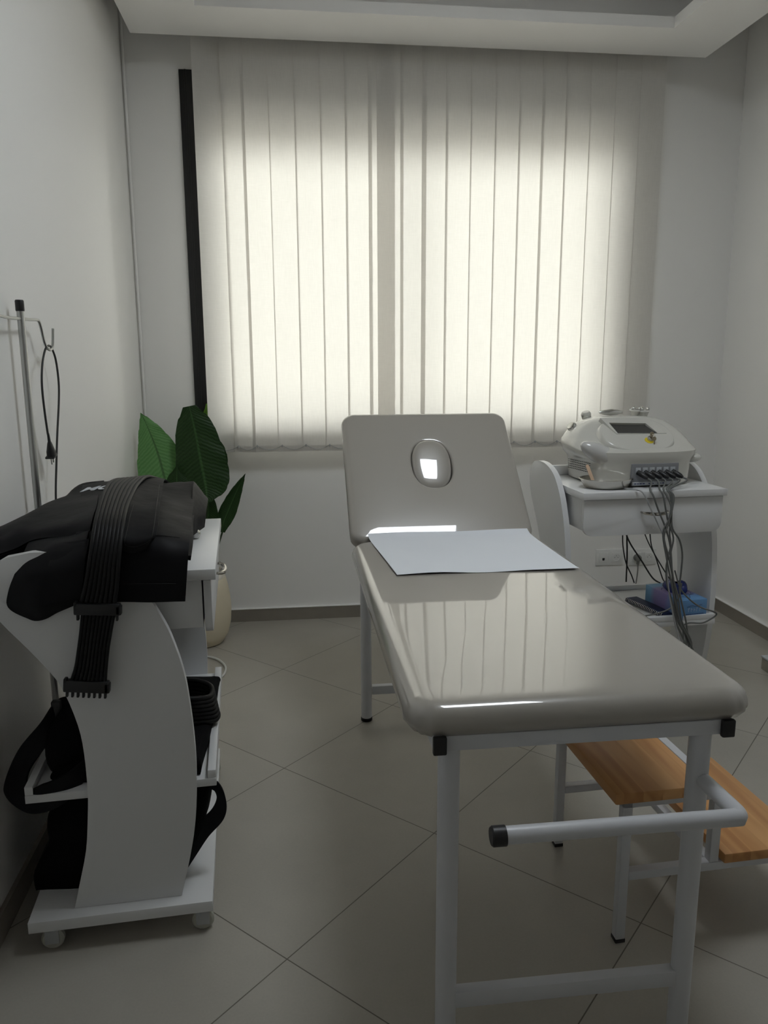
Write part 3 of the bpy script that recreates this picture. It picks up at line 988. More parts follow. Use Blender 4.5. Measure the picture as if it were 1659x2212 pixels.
# lettering on the garment
bm = B()
pa, pb_, pc = Vector((-.548, 2.20, 1.034)) - G0, Vector((-.47, 2.17, 1.044)) - G0, Vector((-.56, 2.30, 1.040)) - G0
ux = (pb_ - pa).normalized(); uy = (pc - pa); uy = (uy - ux * uy.dot(ux)).normalized(); uz = ux.cross(uy)
mt = Matrix((( ux.x, uy.x, uz.x, 0), (ux.y, uy.y, uz.y, 0), (ux.z, uy.z, uz.z, 0), (0, 0, 0, 1)))
text_bm(bm, 'MC', .060, Matrix.Translation(Vector((-.540, 2.215, 1.0265)) - G0) @ mt @ Matrix.Rotation(.12, 4, 'Z'), .0006, .002)
finish('printed_lettering', bm, M['logo_white'], garm, False)


def ribbed(bm, path, ntub=8, r=.0048, seg=8, n=5, dy=0):
    L = catmull([Vector(a) for a, b in path], n); R_ = catmull([Vector(b) for a, b in path], n)
    for k in range(ntub):
        t = (k + .5) / ntub
        pts = [a.lerp(b, t) + Vector((0, dy, 0)) for a, b in zip(L, R_)]
        tube(bm, pts, r, seg, 1)


HB = Vector((-.44, 1.8, .9))
hose = empty('hose_ribbon', 'flat ribbed black hose ribbon hanging off the garment pile with toothed connectors', 'hose', HB)
bm = B(); ribbed(bm, [(Vector(a) - HB, Vector(b) - HB) for a, b in HOSE], 8, .0052)
finish('upper_tubes', bm, M['black_rubber'], hose, True, 60)
bm = B(); ribbed(bm, [(Vector(a) - HB, Vector(b) - HB) for a, b in HOSE2], 9, .0042)
finish('lower_tubes', bm, M['black_rubber'], hose, True, 60)


def conn(cx, y, cz, w_, h_, ang, teeth, tl):
    bm = B()
    T = Matrix.Translation(Vector((cx, y, cz)) - HB) @ Matrix.Rotation(ang, 4, 'Y')
    box(bm, (0, 0, 0), (w_, .017, h_), .003, mtx=T)
    box(bm, (-w_ * .46, 0, h_ * .42), (w_ * .07, .017, h_ * .4), .002, mtx=T)
    box(bm, (w_ * .46, 0, -h_ * .05), (w_ * .12, .017, h_ * .8), .002, mtx=T)
    for k in range(teeth):
        x = -w_ * .42 + w_ * .84 * k / (teeth - 1)
        box(bm, (x, 0, -h_ / 2 - tl / 2 + .001), (w_ * .055, .010, tl), .0015, mtx=T)
    return finish('connector', bm, M['black_cap'], hose, True)


conn(-.430, 1.686, .845, .098, .026, .06, 2, .014)
conn(-.470, 1.700, .662, .098, .028, .10, 8, .014)

# ---- garments on the shelf and the base of the left trolley
def blob(bm, pts, nz=18, thick=None, amp=.008, seed=0, lvl=2):
    """soft lump from stacked outlines: pts = list of (z, [ (x,y)... ])"""
    rings = []
    for z, o in pts:
        P = [Vector((x, y, z)) for x, y in o]
        m_ = len(P); out = []
        for i in range(m_):
            a, b, c, d = P[i - 1], P[i], P[(i + 1) % m_], P[(i + 2) % m_]
            for k in range(4):
                t = k / 4
                out.append(.5 * ((2 * b) + (c - a) * t + (2 * a - 5 * b + 4 * c - d) * t * t + (3 * b - a - 3 * c + d) * t ** 3))
        rings.append(out)
    cols = [catmull([r[i] for r in rings], 4) for i in range(len(rings[0]))]
    G = [[c[j] for c in cols] for j in range(len(cols[0]))]
    V = []
    for j, row in enumerate(G):
        cen = sum(row, Vector()) / len(row)
        f = 0 if j in (0,) else 1
        V.append([bm.verts.new(p + (p - cen).normalized() * f * amp * noise.noise(p * 22 + Vector((seed, seed * 2, 0)))) for p in row])
    N_ = len(V[0])
    for a, b in zip(V, V[1:]):
        for k in range(N_): bm.faces.new((a[k], a[(k + 1) % N_], b[(k + 1) % N_], b[k]))
    bm.faces.new(V[0][::-1]); bm.faces.new(V[-1])


def ov(x0, x1, y0, y1, c=.22):
    dx, dy = (x1 - x0) * c, (y1 - y0) * c
    return [(x0 + dx, y0), (x1 - dx, y0), (x1, y0 + dy), (x1, y1 - dy), (x1 - dx, y1), (x0 + dx, y1), (x0, y1 - dy), (x0, y0 + dy)]


def strap(bm, path, th=.006, n=6):
    L = catmull([Vector(a) for a, b in path], n); R_ = catmull([Vector(b) for a, b in path], n)
    g_ = [[a.lerp(b, k / 4) for k in range(5)] for a, b in zip(L, R_)]
    sheet(bm, g_, th)


S0 = Vector((-.42, 2.05, .379))
g1 = empty('compression_garment', 'folded black compression garment on the middle shelf of the left trolley', 'garment', S0)
bm = B()
blob(bm, [(.0005, ov(-.150, .176, -.262, .262, .1)), (.015, ov(-.175, .180, -.265, .265, .1)), (.032, ov(-.17, .178, -.262, .262, .1)), (.042, ov(-.15, .165, -.25, .25, .1))], seed=1, amp=.004)
finish('folded_body', bm, M['black_fleece'], g1, True, 80)
bm = B()     # side hanging toward the wall
blob(bm, [(-.02, ov(-.150, -.110, -.24, -.10)), (.04, ov(-.195, -.115, -.25, -.06)), (.10, ov(-.195, -.08, -.24, -.0)), (.135, ov(-.175, -.07, -.22, -.02)), (.148, ov(-.16, -.09, -.20, -.06))], amp=.004, seed=3)
finish('folded_edge', bm, M['black_fleece'], g1, True, 80)
LSTRAP = [((-0.56, 1.92, 0.544),(-0.56, 1.92, 0.485)), ((-0.597, 1.90, 0.544),(-0.602, 1.90, 0.485)), ((-0.63, 1.86, 0.505),(-0.597, 1.86, 0.472)), ((-0.677, 1.83, 0.451),(-0.624, 1.83, 0.442)), ((-0.703, 1.8, 0.385),(-0.648, 1.8, 0.408)), ((-0.69, 1.77, 0.36),(-0.641, 1.765, 0.38)), ((-0.640, 1.75, 0.332),(-0.608, 1.75, 0.400)), ((-0.590, 1.752, 0.333),(-0.584, 1.752, 0.406)), ((-0.550, 1.765, 0.352),(-0.545, 1.765, 0.42)), ((-0.515, 1.79, 0.388),(-0.510, 1.79, 0.44))]
bm = B(); strap(bm, [(Vector(a) - S0, Vector(b) - S0) for a, b in LSTRAP], .007)
finish('strap_loop', bm, M['black_cloth'], g1, True, 80)
bm = B(); box(bm, (-.60 - S0.x, 1.895 - S0.y, .512 - S0.z), (.022, .02, .066), .003)
finish('buckle', bm, M['black_cap'], g1)

bm = B()     # coiled ribbed hose on the shelf
HC = Vector((-.262, 2.0, .455))
for k in range(7):
    z = .030 - .0115 * k
    o_ = .006 * k
    tube(bm, [(-.09, -.02, z + .02), (-.05, -.035, z + .018), (-.005 + o_ * .3, -.03 + o_ * .2, z + .012), (.026 + o_ * .35, .01, z), (.022 + o_ * .3, .06, z + .006), (-.02, .09, z + .012), (-.09, .10, z + .012)], .0068, 8, 5)
tag(finish('coiled_hose', bm, M['black_rubber'], None, True, 60, loc=HC), 'ribbed black hose coiled on the middle shelf of the left trolley', 'hose')

S1 = Vector((-.42, 2.0, .0845))
g2 = empty('compression_garment', 'black compression garment stuffed on the base board of the left trolley', 'garment', S1)
bm = B()
blob(bm, [(.0005, ov(-.240, .05, -.195, .25, .1)), (.06, ov(-.238, .06, -.20, .26, .1)), (.12, ov(-.205, .08, -.20, .25, .12)), (.17, ov(-.205, .10, -.20, .22, .12)), (.215, ov(-.19, .11, -.19, .2, .12)), (.255, ov(-.14, .12, -.18, .18)), (.272, ov(-.10, .10, -.14, .15))], seed=5, amp=.006)
finish('folded_body', bm, M['black_fleece'], g2, True, 80)
bm = B()
blob(bm, [(.002, ov(.08, .115, -.205, -.14)), (.05, ov(.07, .128, -.215, -.10)), (.12, ov(.06, .165, -.22, -.06)), (.19, ov(.06, .186, -.21, -.02)), (.25, ov(.05, .192, -.19, 0)), (.272, ov(.06, .185, -.16, -.03))], seed=7, amp=.003)
finish('hanging_edge', bm, M['black_fleece'], g2, True, 80)
RSTRAP = [((-0.29, 1.86, 0.345),(-0.29, 1.86, 0.29)), ((-0.240, 1.85, 0.345),(-0.250, 1.85, 0.306)), ((-0.204, 1.85, 0.312),(-0.225, 1.85, 0.302)), ((-0.19, 1.84, 0.266),(-0.213, 1.84, 0.286)), ((-0.199, 1.83, 0.228),(-0.223, 1.83, 0.262)), ((-0.237, 1.82, 0.19),(-0.246, 1.82, 0.243)), ((-0.267, 1.81, 0.15),(-0.270, 1.81, 0.235)), ((-0.296, 1.80, 0.11),(-0.298, 1.80, 0.225))]
bm = B(); strap(bm, [(Vector(a) - S1, Vector(b) - S1) for a, b in RSTRAP], .006)
finish('strap_loop', bm, M['black_cloth'], g2, True, 80)

# clear knob seen at the edge of the pile
bm = B(); lathe(bm, [(0.0, -.012), (.010, -.011), (.0135, -.004), (.0135, .004), (.010, .011), (0, .012)], (0, 0, 0), 20, mtx=Matrix.Rotation(PI / 2, 4, 'X'))
tag(finish('chrome_ring', bm, M['chrome'], None, True, loc=(-.268, 2.125, .909)), 'small chrome ring on the left trolley top beside the black pile', 'ring')

# ================================================================== DRIP STAND
PX, PY = -.702, 2.215
st = empty('drip_stand', 'zinc drip stand with hooks between left wall and trolley', 'stand', (PX, PY, 0))
bm = B(); tube(bm, [(0, 0, .03), (0, 0, 1.512)], .0092, 20, 1)
pole = finish('pole', bm, M['zinc'], st)
bm = B(); lathe(bm, [(.0105, 0), (.0112, .003), (.0112, .026), (.0095, .029)], (0, 0, 1.503), 20)
finish('top_cap', bm, M['black_cap'], st)
bm = B()
hz = 1.484
tube(bm, [(0, -.30, hz - .065), (0, -.305, hz - .055), (0, -.285, hz - .068), (0, -.262, hz - .03), (0, -.235, hz), (0, -.10, hz - .002), (0, 0, hz)], .0042, 8, 5)
tube(bm, [(0, 0, hz), (0, .07, hz + .001), (0, .125, hz + .003), (0, .150, hz + .001), (0, .165, hz - .016), (.001, .182, hz - .056), (.003, .198, hz - .074), (.005, .222, hz - .078), (.006, .243, hz - .064), (.006, .259, hz - .017)], .0042, 8, 5)
finish('hook_bar', bm, M['zinc'], st)
bm = B()
for a in (90, 270, 15, -15):
    c, s = math.cos(math.radians(a)), math.sin(math.radians(a))
    L = .22 if a in (90, 270) else .15
    tube(bm, [(0, 0, .045), (c * L * .5, s * L * .5, .035), (c * L, s * L, .018)], .008, 10, 3)
    lathe(bm, [(.008, 0), (.010, .004), (.010, .02)], (c * L, s * L, 0), 12)
finish('foot', bm, M['zinc'], st)

cordp = empty('power_cord', 'black power cord looped over the drip stand hook', 'cord', (-.700, 2.37, 1.0))
bm = B()
cp = [(0, 2.36, .20), (0, 2.365, .55), (0, 2.366, .80), (0, 2.373, .962), (0, 2.405, 1.06), (0, 2.440, 1.15), (0, 2.486, 1.249), (0, 2.502, 1.31), (0, 2.492, 1.375), (0, 2.462, 1.409), (0, 2.434, 1.4175), (0, 2.400, 1.408), (0, 2.365, 1.375), (0, 2.342, 1.33), (0, 2.336, 1.283), (0, 2.342, 1.22), (0, 2.352, 1.165)]
tube(bm, [(x, y - 2.37, z - 1.0) for x, y, z in cp], .0032, 8, 5)
finish('cable', bm, M['cable_dark'], cordp, True, 60)
bm = B()
T = Matrix.Translation((0, 2.362 - 2.37, .133)) @ Matrix.Rotation(.22, 4, 'X')
lathe(bm, [(.0045, .035), (.006, .012), (.009, .006), (.017, -.018), (.018, -.034), (.010, -.036)], (0, 0, 0), 16, mtx=T, sx=.7)
box(bm, (0, .0, -.033), (.026, .042, .006), .002, mtx=T)
plug = finish('plug', bm, M['black_cap'], cordp)
bm = B()
for s in (-.010, .010):
    tube(bm, [T @ Vector((0, s, -.034)), T @ Vector((0, s * .9, -.056))], .0022, 8, 1)
finish('prong', bm, M['chrome'], plug)

# ================================================================== PLANT
PPX, PPY = -.468, 3.745
pot = empty('potted_plant', 'broad leaved green plant in a cream pot in the left corner', 'potted plant', (PPX, PPY, 0))
bm = B()
prof = [(.085, 0), (.105, .006), (.132, .05), (.146, .11), (.150, .17), (.147, .23), (.139, .285), (.128, .33), (.120, .335), (.114, .325), (.112, .28), (.0, .28)]
lathe(bm, prof, (0, 0, 0), 48)
finish('pot', bm, M['cream_pot'], pot, True, 50)
bm = B()
rows = []
for (r, z) in ((.112, .285), (.123, .33), (.118, .355), (.098, .362), (.086, .335)):
    row = []
    for k in range(25):
        a = 2 * PI * k / 24
        f = 1 + .05 * math.sin(3 * a) * (z > .34)
        row.append((r * f * math.cos(a), r * f * math.sin(a), z + (.012 * math.sin(4 * a + 1) if z > .34 else 0)))
    rows.append(row)
sheet(bm, loft(rows, 2, 3), .002)
finish('pot_liner', bm, M['pot_paper'], pot, True, 30)
bm = B()
rc_ = []
for k in range(22):
    a = math.radians(-60 + 300 * k / 21)
    rc_.append(((.088 + .032 * math.cos(a), -.04 + .014 * k / 21, .392 + .032 * math.sin(a)), (.084 + .030 * math.cos(a + .25), -.004 + .014 * k / 21, .385 + .028 * math.sin(a + .25))))
strap(bm, rc_, .0012, 2)
finish('ribbon_curl', bm, M['ribbon'], pot, True, 60)


def leaf(name, mid, wid, side, m, cup=.15, stem=None, notch=0, seed=0, fold=0):
    """mid: centreline points base->tip (world), wid: half width function points, side: approx side direction"""
    C = catmull([Vector(p) - Vector((PPX, PPY, 0)) for p in mid], 12)
    n = len(C); bm = B()
    uvl = bm.loops.layers.uv.new('UVMap')
    Wp = catmull([Vector((w_, 0, 0)) for w_ in wid], max(1, round((n - 1) / (len(wid) - 1)) + 1))
    sd = Vector(side).normalized(); gt = []; gb = []
    rr = random.Random(seed)
    for j, p in enumerate(C):
        t = (C[min(j + 1, n - 1)] - C[max(j - 1, 0)]).normalized()
        s = (sd - t * sd.dot(t)).normalized(); nn = t.cross(s)
        wv = Wp[min(len(Wp) - 1, round(j * (len(Wp) - 1) / (n - 1)))].x
        wv = max(wv, .0008)
        rt_, rb = [], []
        for i in range(-6, 7):
            u = i / 6
            ed = 1 + (.03 * noise.noise(Vector((j * .28, i, seed))) if abs(i) == 6 else 0)
            q = p + s * (wv * u * ed) + nn * (cup * wv * abs(u) ** 1.4 + .003 * math.sin(j * .55 + abs(i) * .8) * abs(u) + (.0025 if i == 0 else 0))
            rt_.append((bm.verts.new(q + nn * .0007), (u, j / n + abs(u) * .12)))
            rb.append((bm.verts.new(q - nn * .0007), (u, j / n + abs(u) * .12)))
        gt.append(rt_); gb.append(rb)
    def F(vs):
        f = bm.faces.new([v for v, _ in vs])
        for lp, (_, uv) in zip(f.loops, vs): lp[uvl].uv = uv
    for j in range(n - 1):
        for i in range(12):
            F((gt[j][i], gt[j][i + 1], gt[j + 1][i + 1], gt[j + 1][i]))
            F((gb[j][i], gb[j + 1][i], gb[j + 1][i + 1], gb[j][i + 1]))
        F((gt[j][0], gt[j + 1][0], gb[j + 1][0], gb[j][0])); F((gt[j][12], gb[j][12], gb[j + 1][12], gt[j + 1][12]))
    lf = finish(name, bm, m, pot, True, 60)
    sb = B()
    base = Vector(stem) - Vector((PPX, PPY, 0)) if stem else C[0]
    tube(sb, [(base.x * .2, base.y * .2, .28), ((base.x * .2 + C[0].x * .8) * .6, base.y * .5, .28 + (C[0].z - .28) * .5), tuple(C[0])], .007, 8, 5, rf=lambda t: 1 - .4 * t)
    finish('stalk', sb, M['stem'], lf, True, 60)
    return lf


LF = (
    # pale leaf left with extra light painted in, tilted back to the wall corner
    (dict(mid=[(-.575, 3.66, .73), (-.590, 3.68, .82), (-.620, 3.70, .95), (-.655, 3.70, 1.06), (-.686, 3.70, 1.135)], wid=[.06, .110, .108, .076, .038, .001], side=(1, .2, .25), m='leaf_lit', seed=1, cup=.12)),
    # big dark upright leaf
    (dict(mid=[(-.395, 3.60, .73), (-.400, 3.62, .80), (-.420, 3.64, .92), (-.440, 3.66, 1.05), (-.462, 3.67, 1.165)], wid=[.02, .085, .116, .114, .100, .078, .030], side=(1, 0, .1), m='leaf_dark', seed=2, cup=.10)),
    # lime leaf behind
    (dict(mid=[(-.41, 3.86, .78), (-.412, 3.95, .86), (-.412, 3.985, .95), (-.412, 3.99, 1.05), (-.416, 3.99, 1.158)], wid=[.02, .05, .062, .055, .035, .004], side=(1, 0, 0), m='leaf_lime', seed=3, cup=.15)),
    # dark leaf behind, right
    (dict(mid=[(-.42, 3.76, .75), (-.40, 3.78, .85), (-.385, 3.80, .95), (-.37, 3.82, 1.02)], wid=[.02, .07, .085, .06, .002], side=(1, -.3, 0), m='leaf_dark', seed=4, cup=.12)),
    # lance shaped leaf leaning right
    (dict(mid=[(-.338, 3.66, .572), (-.330, 3.66, .62), (-.300, 3.67, .69), (-.262, 3.68, .77), (-.222, 3.69, .845)], wid=[.012, .030, .040, .034, .020, .001], side=(.9, .0, -.45), m='leaf_dark', seed=5, cup=.2)),
    # lower dark leaves near the stems
    (dict(mid=[(-.43, 3.66, .50), (-.410, 3.65, .58), (-.395, 3.64, .68), (-.385, 3.63, .78)], wid=[.01, .045, .052, .035, .002], side=(1, 0, .1), m='leaf_dark', seed=6, cup=.2)),
    (dict(mid=[(-.52, 3.64, .60), (-.525, 3.62, .70), (-.53, 3.62, .80), (-.525, 3.63, .90)], wid=[.01, .06, .07, .05, .002], side=(1, 0, 0), m='leaf_dark', seed=7, cup=.15)),
    (dict(mid=[(-.60, 3.74, .62), (-.63, 3.76, .72), (-.66, 3.78, .82), (-.68, 3.80, .92)], wid=[.01, .04, .045, .035, .002], side=(.6, .8, 0), m='leaf_dark', seed=8, cup=.15)),
)
for d in LF:
    leaf('leaf', d['mid'], d['wid'], d['side'], M[d['m']], d['cup'], None, 0, d['seed'])

# white cable loop on the floor
bm = B()
pts = [(-.60, 3.50, .006), (-.52, 3.56, .006), (-.44, 3.535, .007), (-.375, 3.49, .009), (-.332, 3.41, .010), (-.322, 3.34, .009), (-.337, 3.27, .007), (-.39, 3.21, .006), (-.50, 3.17, .006), (-.60, 3.20, .006)]
tube(bm, pts, .0048, 8, 6)
tag(finish('floor_cable', bm, M['cable_white'], None, True, 60), 'white cable looping on the floor in front of the cream pot', 'cable')

# ================================================================== STEP STOOL
s0 = empty('step_stool', 'two step stool with varnished wooden treads on a white frame', 'step stool', (.90, 1.76, 0), math.radians(3))


def plank(name, x0, x1, y0, y1, z0, z1, parent):
    bm = B(); bx(bm, -(x1 - x0) / 2, (x1 - x0) / 2, -(y1 - y0) / 2, (y1 - y0) / 2, z0 - z1, 0, .004)
    return finish(name, bm, M['wood'], parent, True, loc=((x0 + x1) / 2, (y0 + y1) / 2, z1))


ux0, ux1 = -.202, .028
ly0, ly1 = -.215, .225
plank('upper_tread', ux0, ux1, ly0, ly1, .378, .406, s0)
plank('lower_tread', .088, .322, ly0 + .005, ly1 - .005, .190, .216, s0)
t_ = .0115
legs_ = {'leg': [(-.160, ly0 + .03), (-.160, ly1 - .03), (.312, ly0 + .03), (.312, ly1 - .03)]}
for (x, y) in legs_['leg']:
    top = .376 if x < 0 else .188
    bm = B(); bx(bm, x - t_, x + t_, y - t_, y + t_, .006, top, .0015)
    lg = finish('leg', bm, M['white_metal'], s0)
    bm = B(); bx(bm, x - t_ - .001, x + t_ + .001, y - t_ - .001, y + t_ + .001, 0, .010, .001)
    finish('foot_cap', bm, M['black_cap'], lg)
for y in (ly0 + .03, ly1 - .03):
    bm = B()
    bx(bm, .070 - t_, .070 + t_, y - t_, y + t_, .188, .376, .0015)
    finish('upright', bm, M['white_metal'], s0)
    bm = B()
    bx(bm, -.160 + t_, .312 + t_, y - t_, y + t_, .166, .188, .0015)
    finish('side_bar', bm, M['white_metal'], s0)
    bm = B(); bx(bm, -.160 - t_, .070 + t_, y - t_, y + t_, .3555, .3775, .0015)
    finish('top_bar', bm, M['white_metal'], s0)
for (x, z) in ((.070, .177), (-.160, .366), (.070, .366), (.312, .177)):
    bm = B(); bx(bm, x - t_, x + t_, ly0 + .03 + t_, ly1 - .03 - t_, z - .011, z + .011, .0015)
    finish('cross_bar', bm, M['white_metal'], s0)

# ================================================================== BEAUTY MACHINE
mc = empty('beauty_machine', 'cream dome shaped beauty machine with screen and cable sockets', 'machine', (1.334, 2.975, ZT + .001), math.radians(4))


def selip(hx, hy, ex, n=64):
    o = []
    for k in range(n):
        a = 2 * PI * k / n; c, s = math.cos(a), math.sin(a)
        o.append((hx * math.copysign(abs(c) ** (2 / ex), c), hy * math.copysign(abs(s) ** (2 / ex), s)))
    return o


bm = B()
#        z    hx    hy   yoff  ex
SEC = [(.000, .190, .175, .0, 4.5), (.006, .200, .185, .0, 4.5), (.045, .203, .188, .0, 4.3), (.085, .208, .192, .0, 4.0), (.098, .222, .196, .0, 3.4), (.112, .240, .200, .0, 3.0), (.130, .250, .200, .0, 2.8)]
for z_, hx_, fy_, by_ in ((.138, .2515, -.184, .201), (.150, .250, -.153, .199), (.166, .243, -.126, .194), (.184, .232, -.098, .186), (.202, .216, -.071, .176), (.218, .196, -.046, .162), (.232, .172, -.024, .146), (.242, .140, -.006, .128), (.248, .095, .015, .10), (.250, .04, .035, .07)):
    SEC.append((z_, hx_, (by_ - fy_) / 2, (by_ + fy_) / 2, 2.6))
V = []
for z, hx, hy, yo, ex in SEC:
    V.append([bm.verts.new((x, y + yo, z)) for x, y in selip(hx, hy, ex)])
for a, b in zip(V, V[1:]):
    for k in range(64): bm.faces.new((a[k], a[(k + 1) % 64], b[(k + 1) % 64], b[k]))
bm.faces.new(V[0][::-1]); bm.faces.new(V[-1])
for v in bm.verts:      # waist crease running down the left shoulder
    x, y, z = v.co
    t = z - (.165 + .20 * (x + .20))
    if x < -.02: v.co += Vector((.3, 0, .2)) * -.022 * math.exp(-(t / .014) ** 2) * min(1, (-.02 - x) / .08)
shell = finish('shell', bm, M['machine'], mc, True, 50)


def ellipsoid(bm, c, r, rot=Matrix.Identity(4), seg=28):
    T = Matrix.Translation(c) @ rot @ Matrix.Diagonal((r[0], r[1], r[2], 1))
    bmesh.ops.create_uvsphere(bm, u_segments=seg, v_segments=seg // 2, radius=1, matrix=T)


# raised shoulder lobes
bm = B(); ellipsoid(bm, (-.160, -.127, .110), (.108, .046, .038), Matrix.Rotation(-.10, 4, 'Z') @ Matrix.Rotation(.50, 4, 'Y'))
finish('left_lobe', bm, M['machine_grey'], mc, True, 80)
bm = B(); ellipsoid(bm, (.205, -.110, .098), (.026, .050, .020), Matrix.Rotation(.5, 4, 'Z') @ Matrix.Rotation(-.3, 4, 'Y'))
finish('right_lobe', bm, M['machine'], mc, True, 80)
# screen plate on the sloping top
TP = Matrix.Translation((.01, -.10, .190)) @ Matrix.Rotation(math.radians(34), 4, 'X')
bm = B()
V = []
for (s, z) in ((1.05, -.050), (1.01, -.012), (.985, -.004), (.96, .0), (.93, .001)):
    V.append([bm.verts.new(TP @ Vector((-.026 + x * s, .002 + y * s, z))) for x, y in selip(.150, .106, 2.3, 48)])
for a, b in zip(V, V[1:]):
    for k in range(48): bm.faces.new((a[k], a[(k + 1) % 48], b[(k + 1) % 48], b[k]))
bm.faces.new(V[0][::-1]); bm.faces.new(V[-1])
plate = finish('screen_plate', bm, M['machine'], mc, True, 50)
# screen surround: raised bezel with sloping inner walls
bm = B()
outr = [(-.108, .028), (.098, .028), (.118, -.0), (.112, .0)]
SO = [(-.152, .088), (.050, .084), (.098, -.001), (-.113, .002)]
SI = [(-.124, .060), (.028, .052), (.060, .0), (-.105, .005)]
vo = [bm.verts.new(TP @ Vector((x, y, -.004))) for x, y in SO]
vt = [bm.verts.new(TP @ Vector((x * .985, y, .013 if y > .03 else .003))) for x, y in SO]
vi = [bm.verts.new(TP @ Vector((x, y, .011 if y > .03 else .003))) for x, y in SI]
vb = [bm.verts.new(TP @ Vector((x, y, .0012))) for x, y in SI]
for A, C_ in ((vo, vt), (vt, vi), (vi, vb)):
    for k in range(4): bm.faces.new((A[k], A[(k + 1) % 4], C_[(k + 1) % 4], C_[k]))
finish('screen_bezel', bm, M['machine'], plate, True, 25)
bm = B()
vs = [TP @ Vector((x, y, z)) for z in (.0009, .0016) for x, y in SI]
q = [bm.verts.new(v) for v in vs]
bm.faces.new(q[:4][::-1]); bm.faces.new(q[4:])
for k in range(4): bm.faces.new((q[k], q[(k + 1) % 4], q[4 + (k + 1) % 4], q[4 + k]))
finish('screen', bm, M['screen'], plate, False)
# key switch
KX, KY = .012, -.036
bm = B(); lathe(bm, [(.0175, .0), (.0175, .0017)], (0, 0, 0), 28, mtx=TP @ Matrix.Translation((KX - .005, KY - .004, 0)))
finish('yellow_ring', bm, M['yellow'], plate, True, 30)
bm = B(); lathe(bm, [(.0115, .001), (.0115, .010), (.009, .015), (.0, .015)], (0, 0, 0), 24, mtx=TP @ Matrix.Translation((KX, KY, 0)))
finish('key_lock', bm, M['chrome'], plate, True, 40)
kk = empty('key_pair', 'pair of small metal keys in the lock of the beauty machine', 'keys', (0, 0, 0))
bm = B()
MW = Matrix.Translation((1.334, 2.975, ZT + .001)) @ Matrix.Rotation(math.radians(4), 4, 'Z')
KP = MW @ TP @ Matrix.Translation((KX, KY, 0))
kc = KP @ Vector((0, 0, .018))
lathe(bm, [(.008, -.0015), (.008, .0015)], (0, 0, 0), 16, mtx=Matrix.Translation(kc + Vector((0, -.004, .010))) @ Matrix.Rotation(PI / 2, 4, 'X'))
box(bm, tuple(kc + Vector((0, -.002, 0))), (.004, .014, .008), .001)
finish('inserted_key', bm, M['brass'], kk, True, 40)
bm = B()
lathe(bm, [(.0085, -.001), (.0085, .001)], (0, 0, 0), 16, mtx=Matrix.Translation(kc + Vector((.006, -.012, -.008))) @ Matrix.Rotation(PI / 2, 4, 'X'))
box(bm, tuple(kc + Vector((.008, -.012, -.026))), (.005, .002, .024), .0006)
tube(bm, [tuple(kc + Vector((.0, -.007, .008))), tuple(kc + Vector((.008, -.014, .004))), tuple(kc + Vector((.006, -.012, -.004)))], .0009, 6, 4)
finish('hanging_key', bm, M['brass'], kk, True, 40)

# front connector panel
bm = B(); bx(bm, -.082, .112, -.1965, -.182, .004, .088, .003)
pn = finish('connector_panel', bm, M['panel_grey'], mc)
bm = B(); bx(bm, -.078, .108, -.1985, -.1968, .006, .020, .001)
for k in range(6): bx(bm, -.056 + .0285 * k - .010, -.056 + .0285 * k + .010, -.1980, -.1968, .052, .074, .001)
finish('socket_plate', bm, M['panel_light'], pn)
bm = B()
rr = random.Random(5)
x = -.070
while x < .06:
    wd = rr.choice((.004, .006, .009)); bx(bm, x, x + wd, -.1990, -.1984, .011, .0145); x += wd + .0035
    if rr.random() < .25: x += .012
finish('panel_print', bm, M['print_dark'], pn, False)
PLUGX = [-.056 + .0285 * k for k in range(6)]
# vents on the left side
bm = B()
for r_ in range(5):
    for k in range(13):
        box(bm, (-.2075, .09 - .016 * k, .042 + .0085 * r_ + .0005 * k), (.003, .006, .0022))
finish('side_vents', bm, M['outlet_dark'], mc, False)
# foot line
for sx in (-.15, .15):
    for sy in (-.13, .13):
        bm = B(); lathe(bm, [(.014, 0), (.014, .002)], (sx, sy, -.001), 12)
        finish('rubber_foot', bm, M['black_cap'], mc)

# probes resting on and behind the machine
def handpiece(name, loc, rot, label, kind):
    h = empty(name, label, 'handpiece', loc)
    h.rotation_euler = rot
    bm = B()
    if kind == 'balls':
        lathe(bm, [(.010, -.05), (.014, -.02), (.020, 0), (.024, .004), (.022, .009), (0, .009)], (0, 0, 0), 20)
        finish('handle', bm, M['machine'], h, True, 50)
        for (x, y) in ((-.012, -.01), (.012, -.01), (0, .012)):
            bm = B(); ellipsoid(bm, (x, y, .013), (.0085, .0085, .0085), seg=16)
            finish('ball', bm, M['chrome'], h, True, 80)
    else:
        lathe(bm, [(.010, -.05), (.013, -.03), (.019, -.006), (.0195, .010), (.015, .018), (0, .020)], (0, 0, 0), 20)
        finish('handle', bm, M['machine'] if kind == 'white' else M['chrome'], h, True, 50)
        bm = B(); lathe(bm, [(.0198, .0), (.0202, .004), (.0198, .008)], (0, 0, 0), 20, close=False)
        finish('collar', bm, M['chrome'], h, True, 50)
    return h


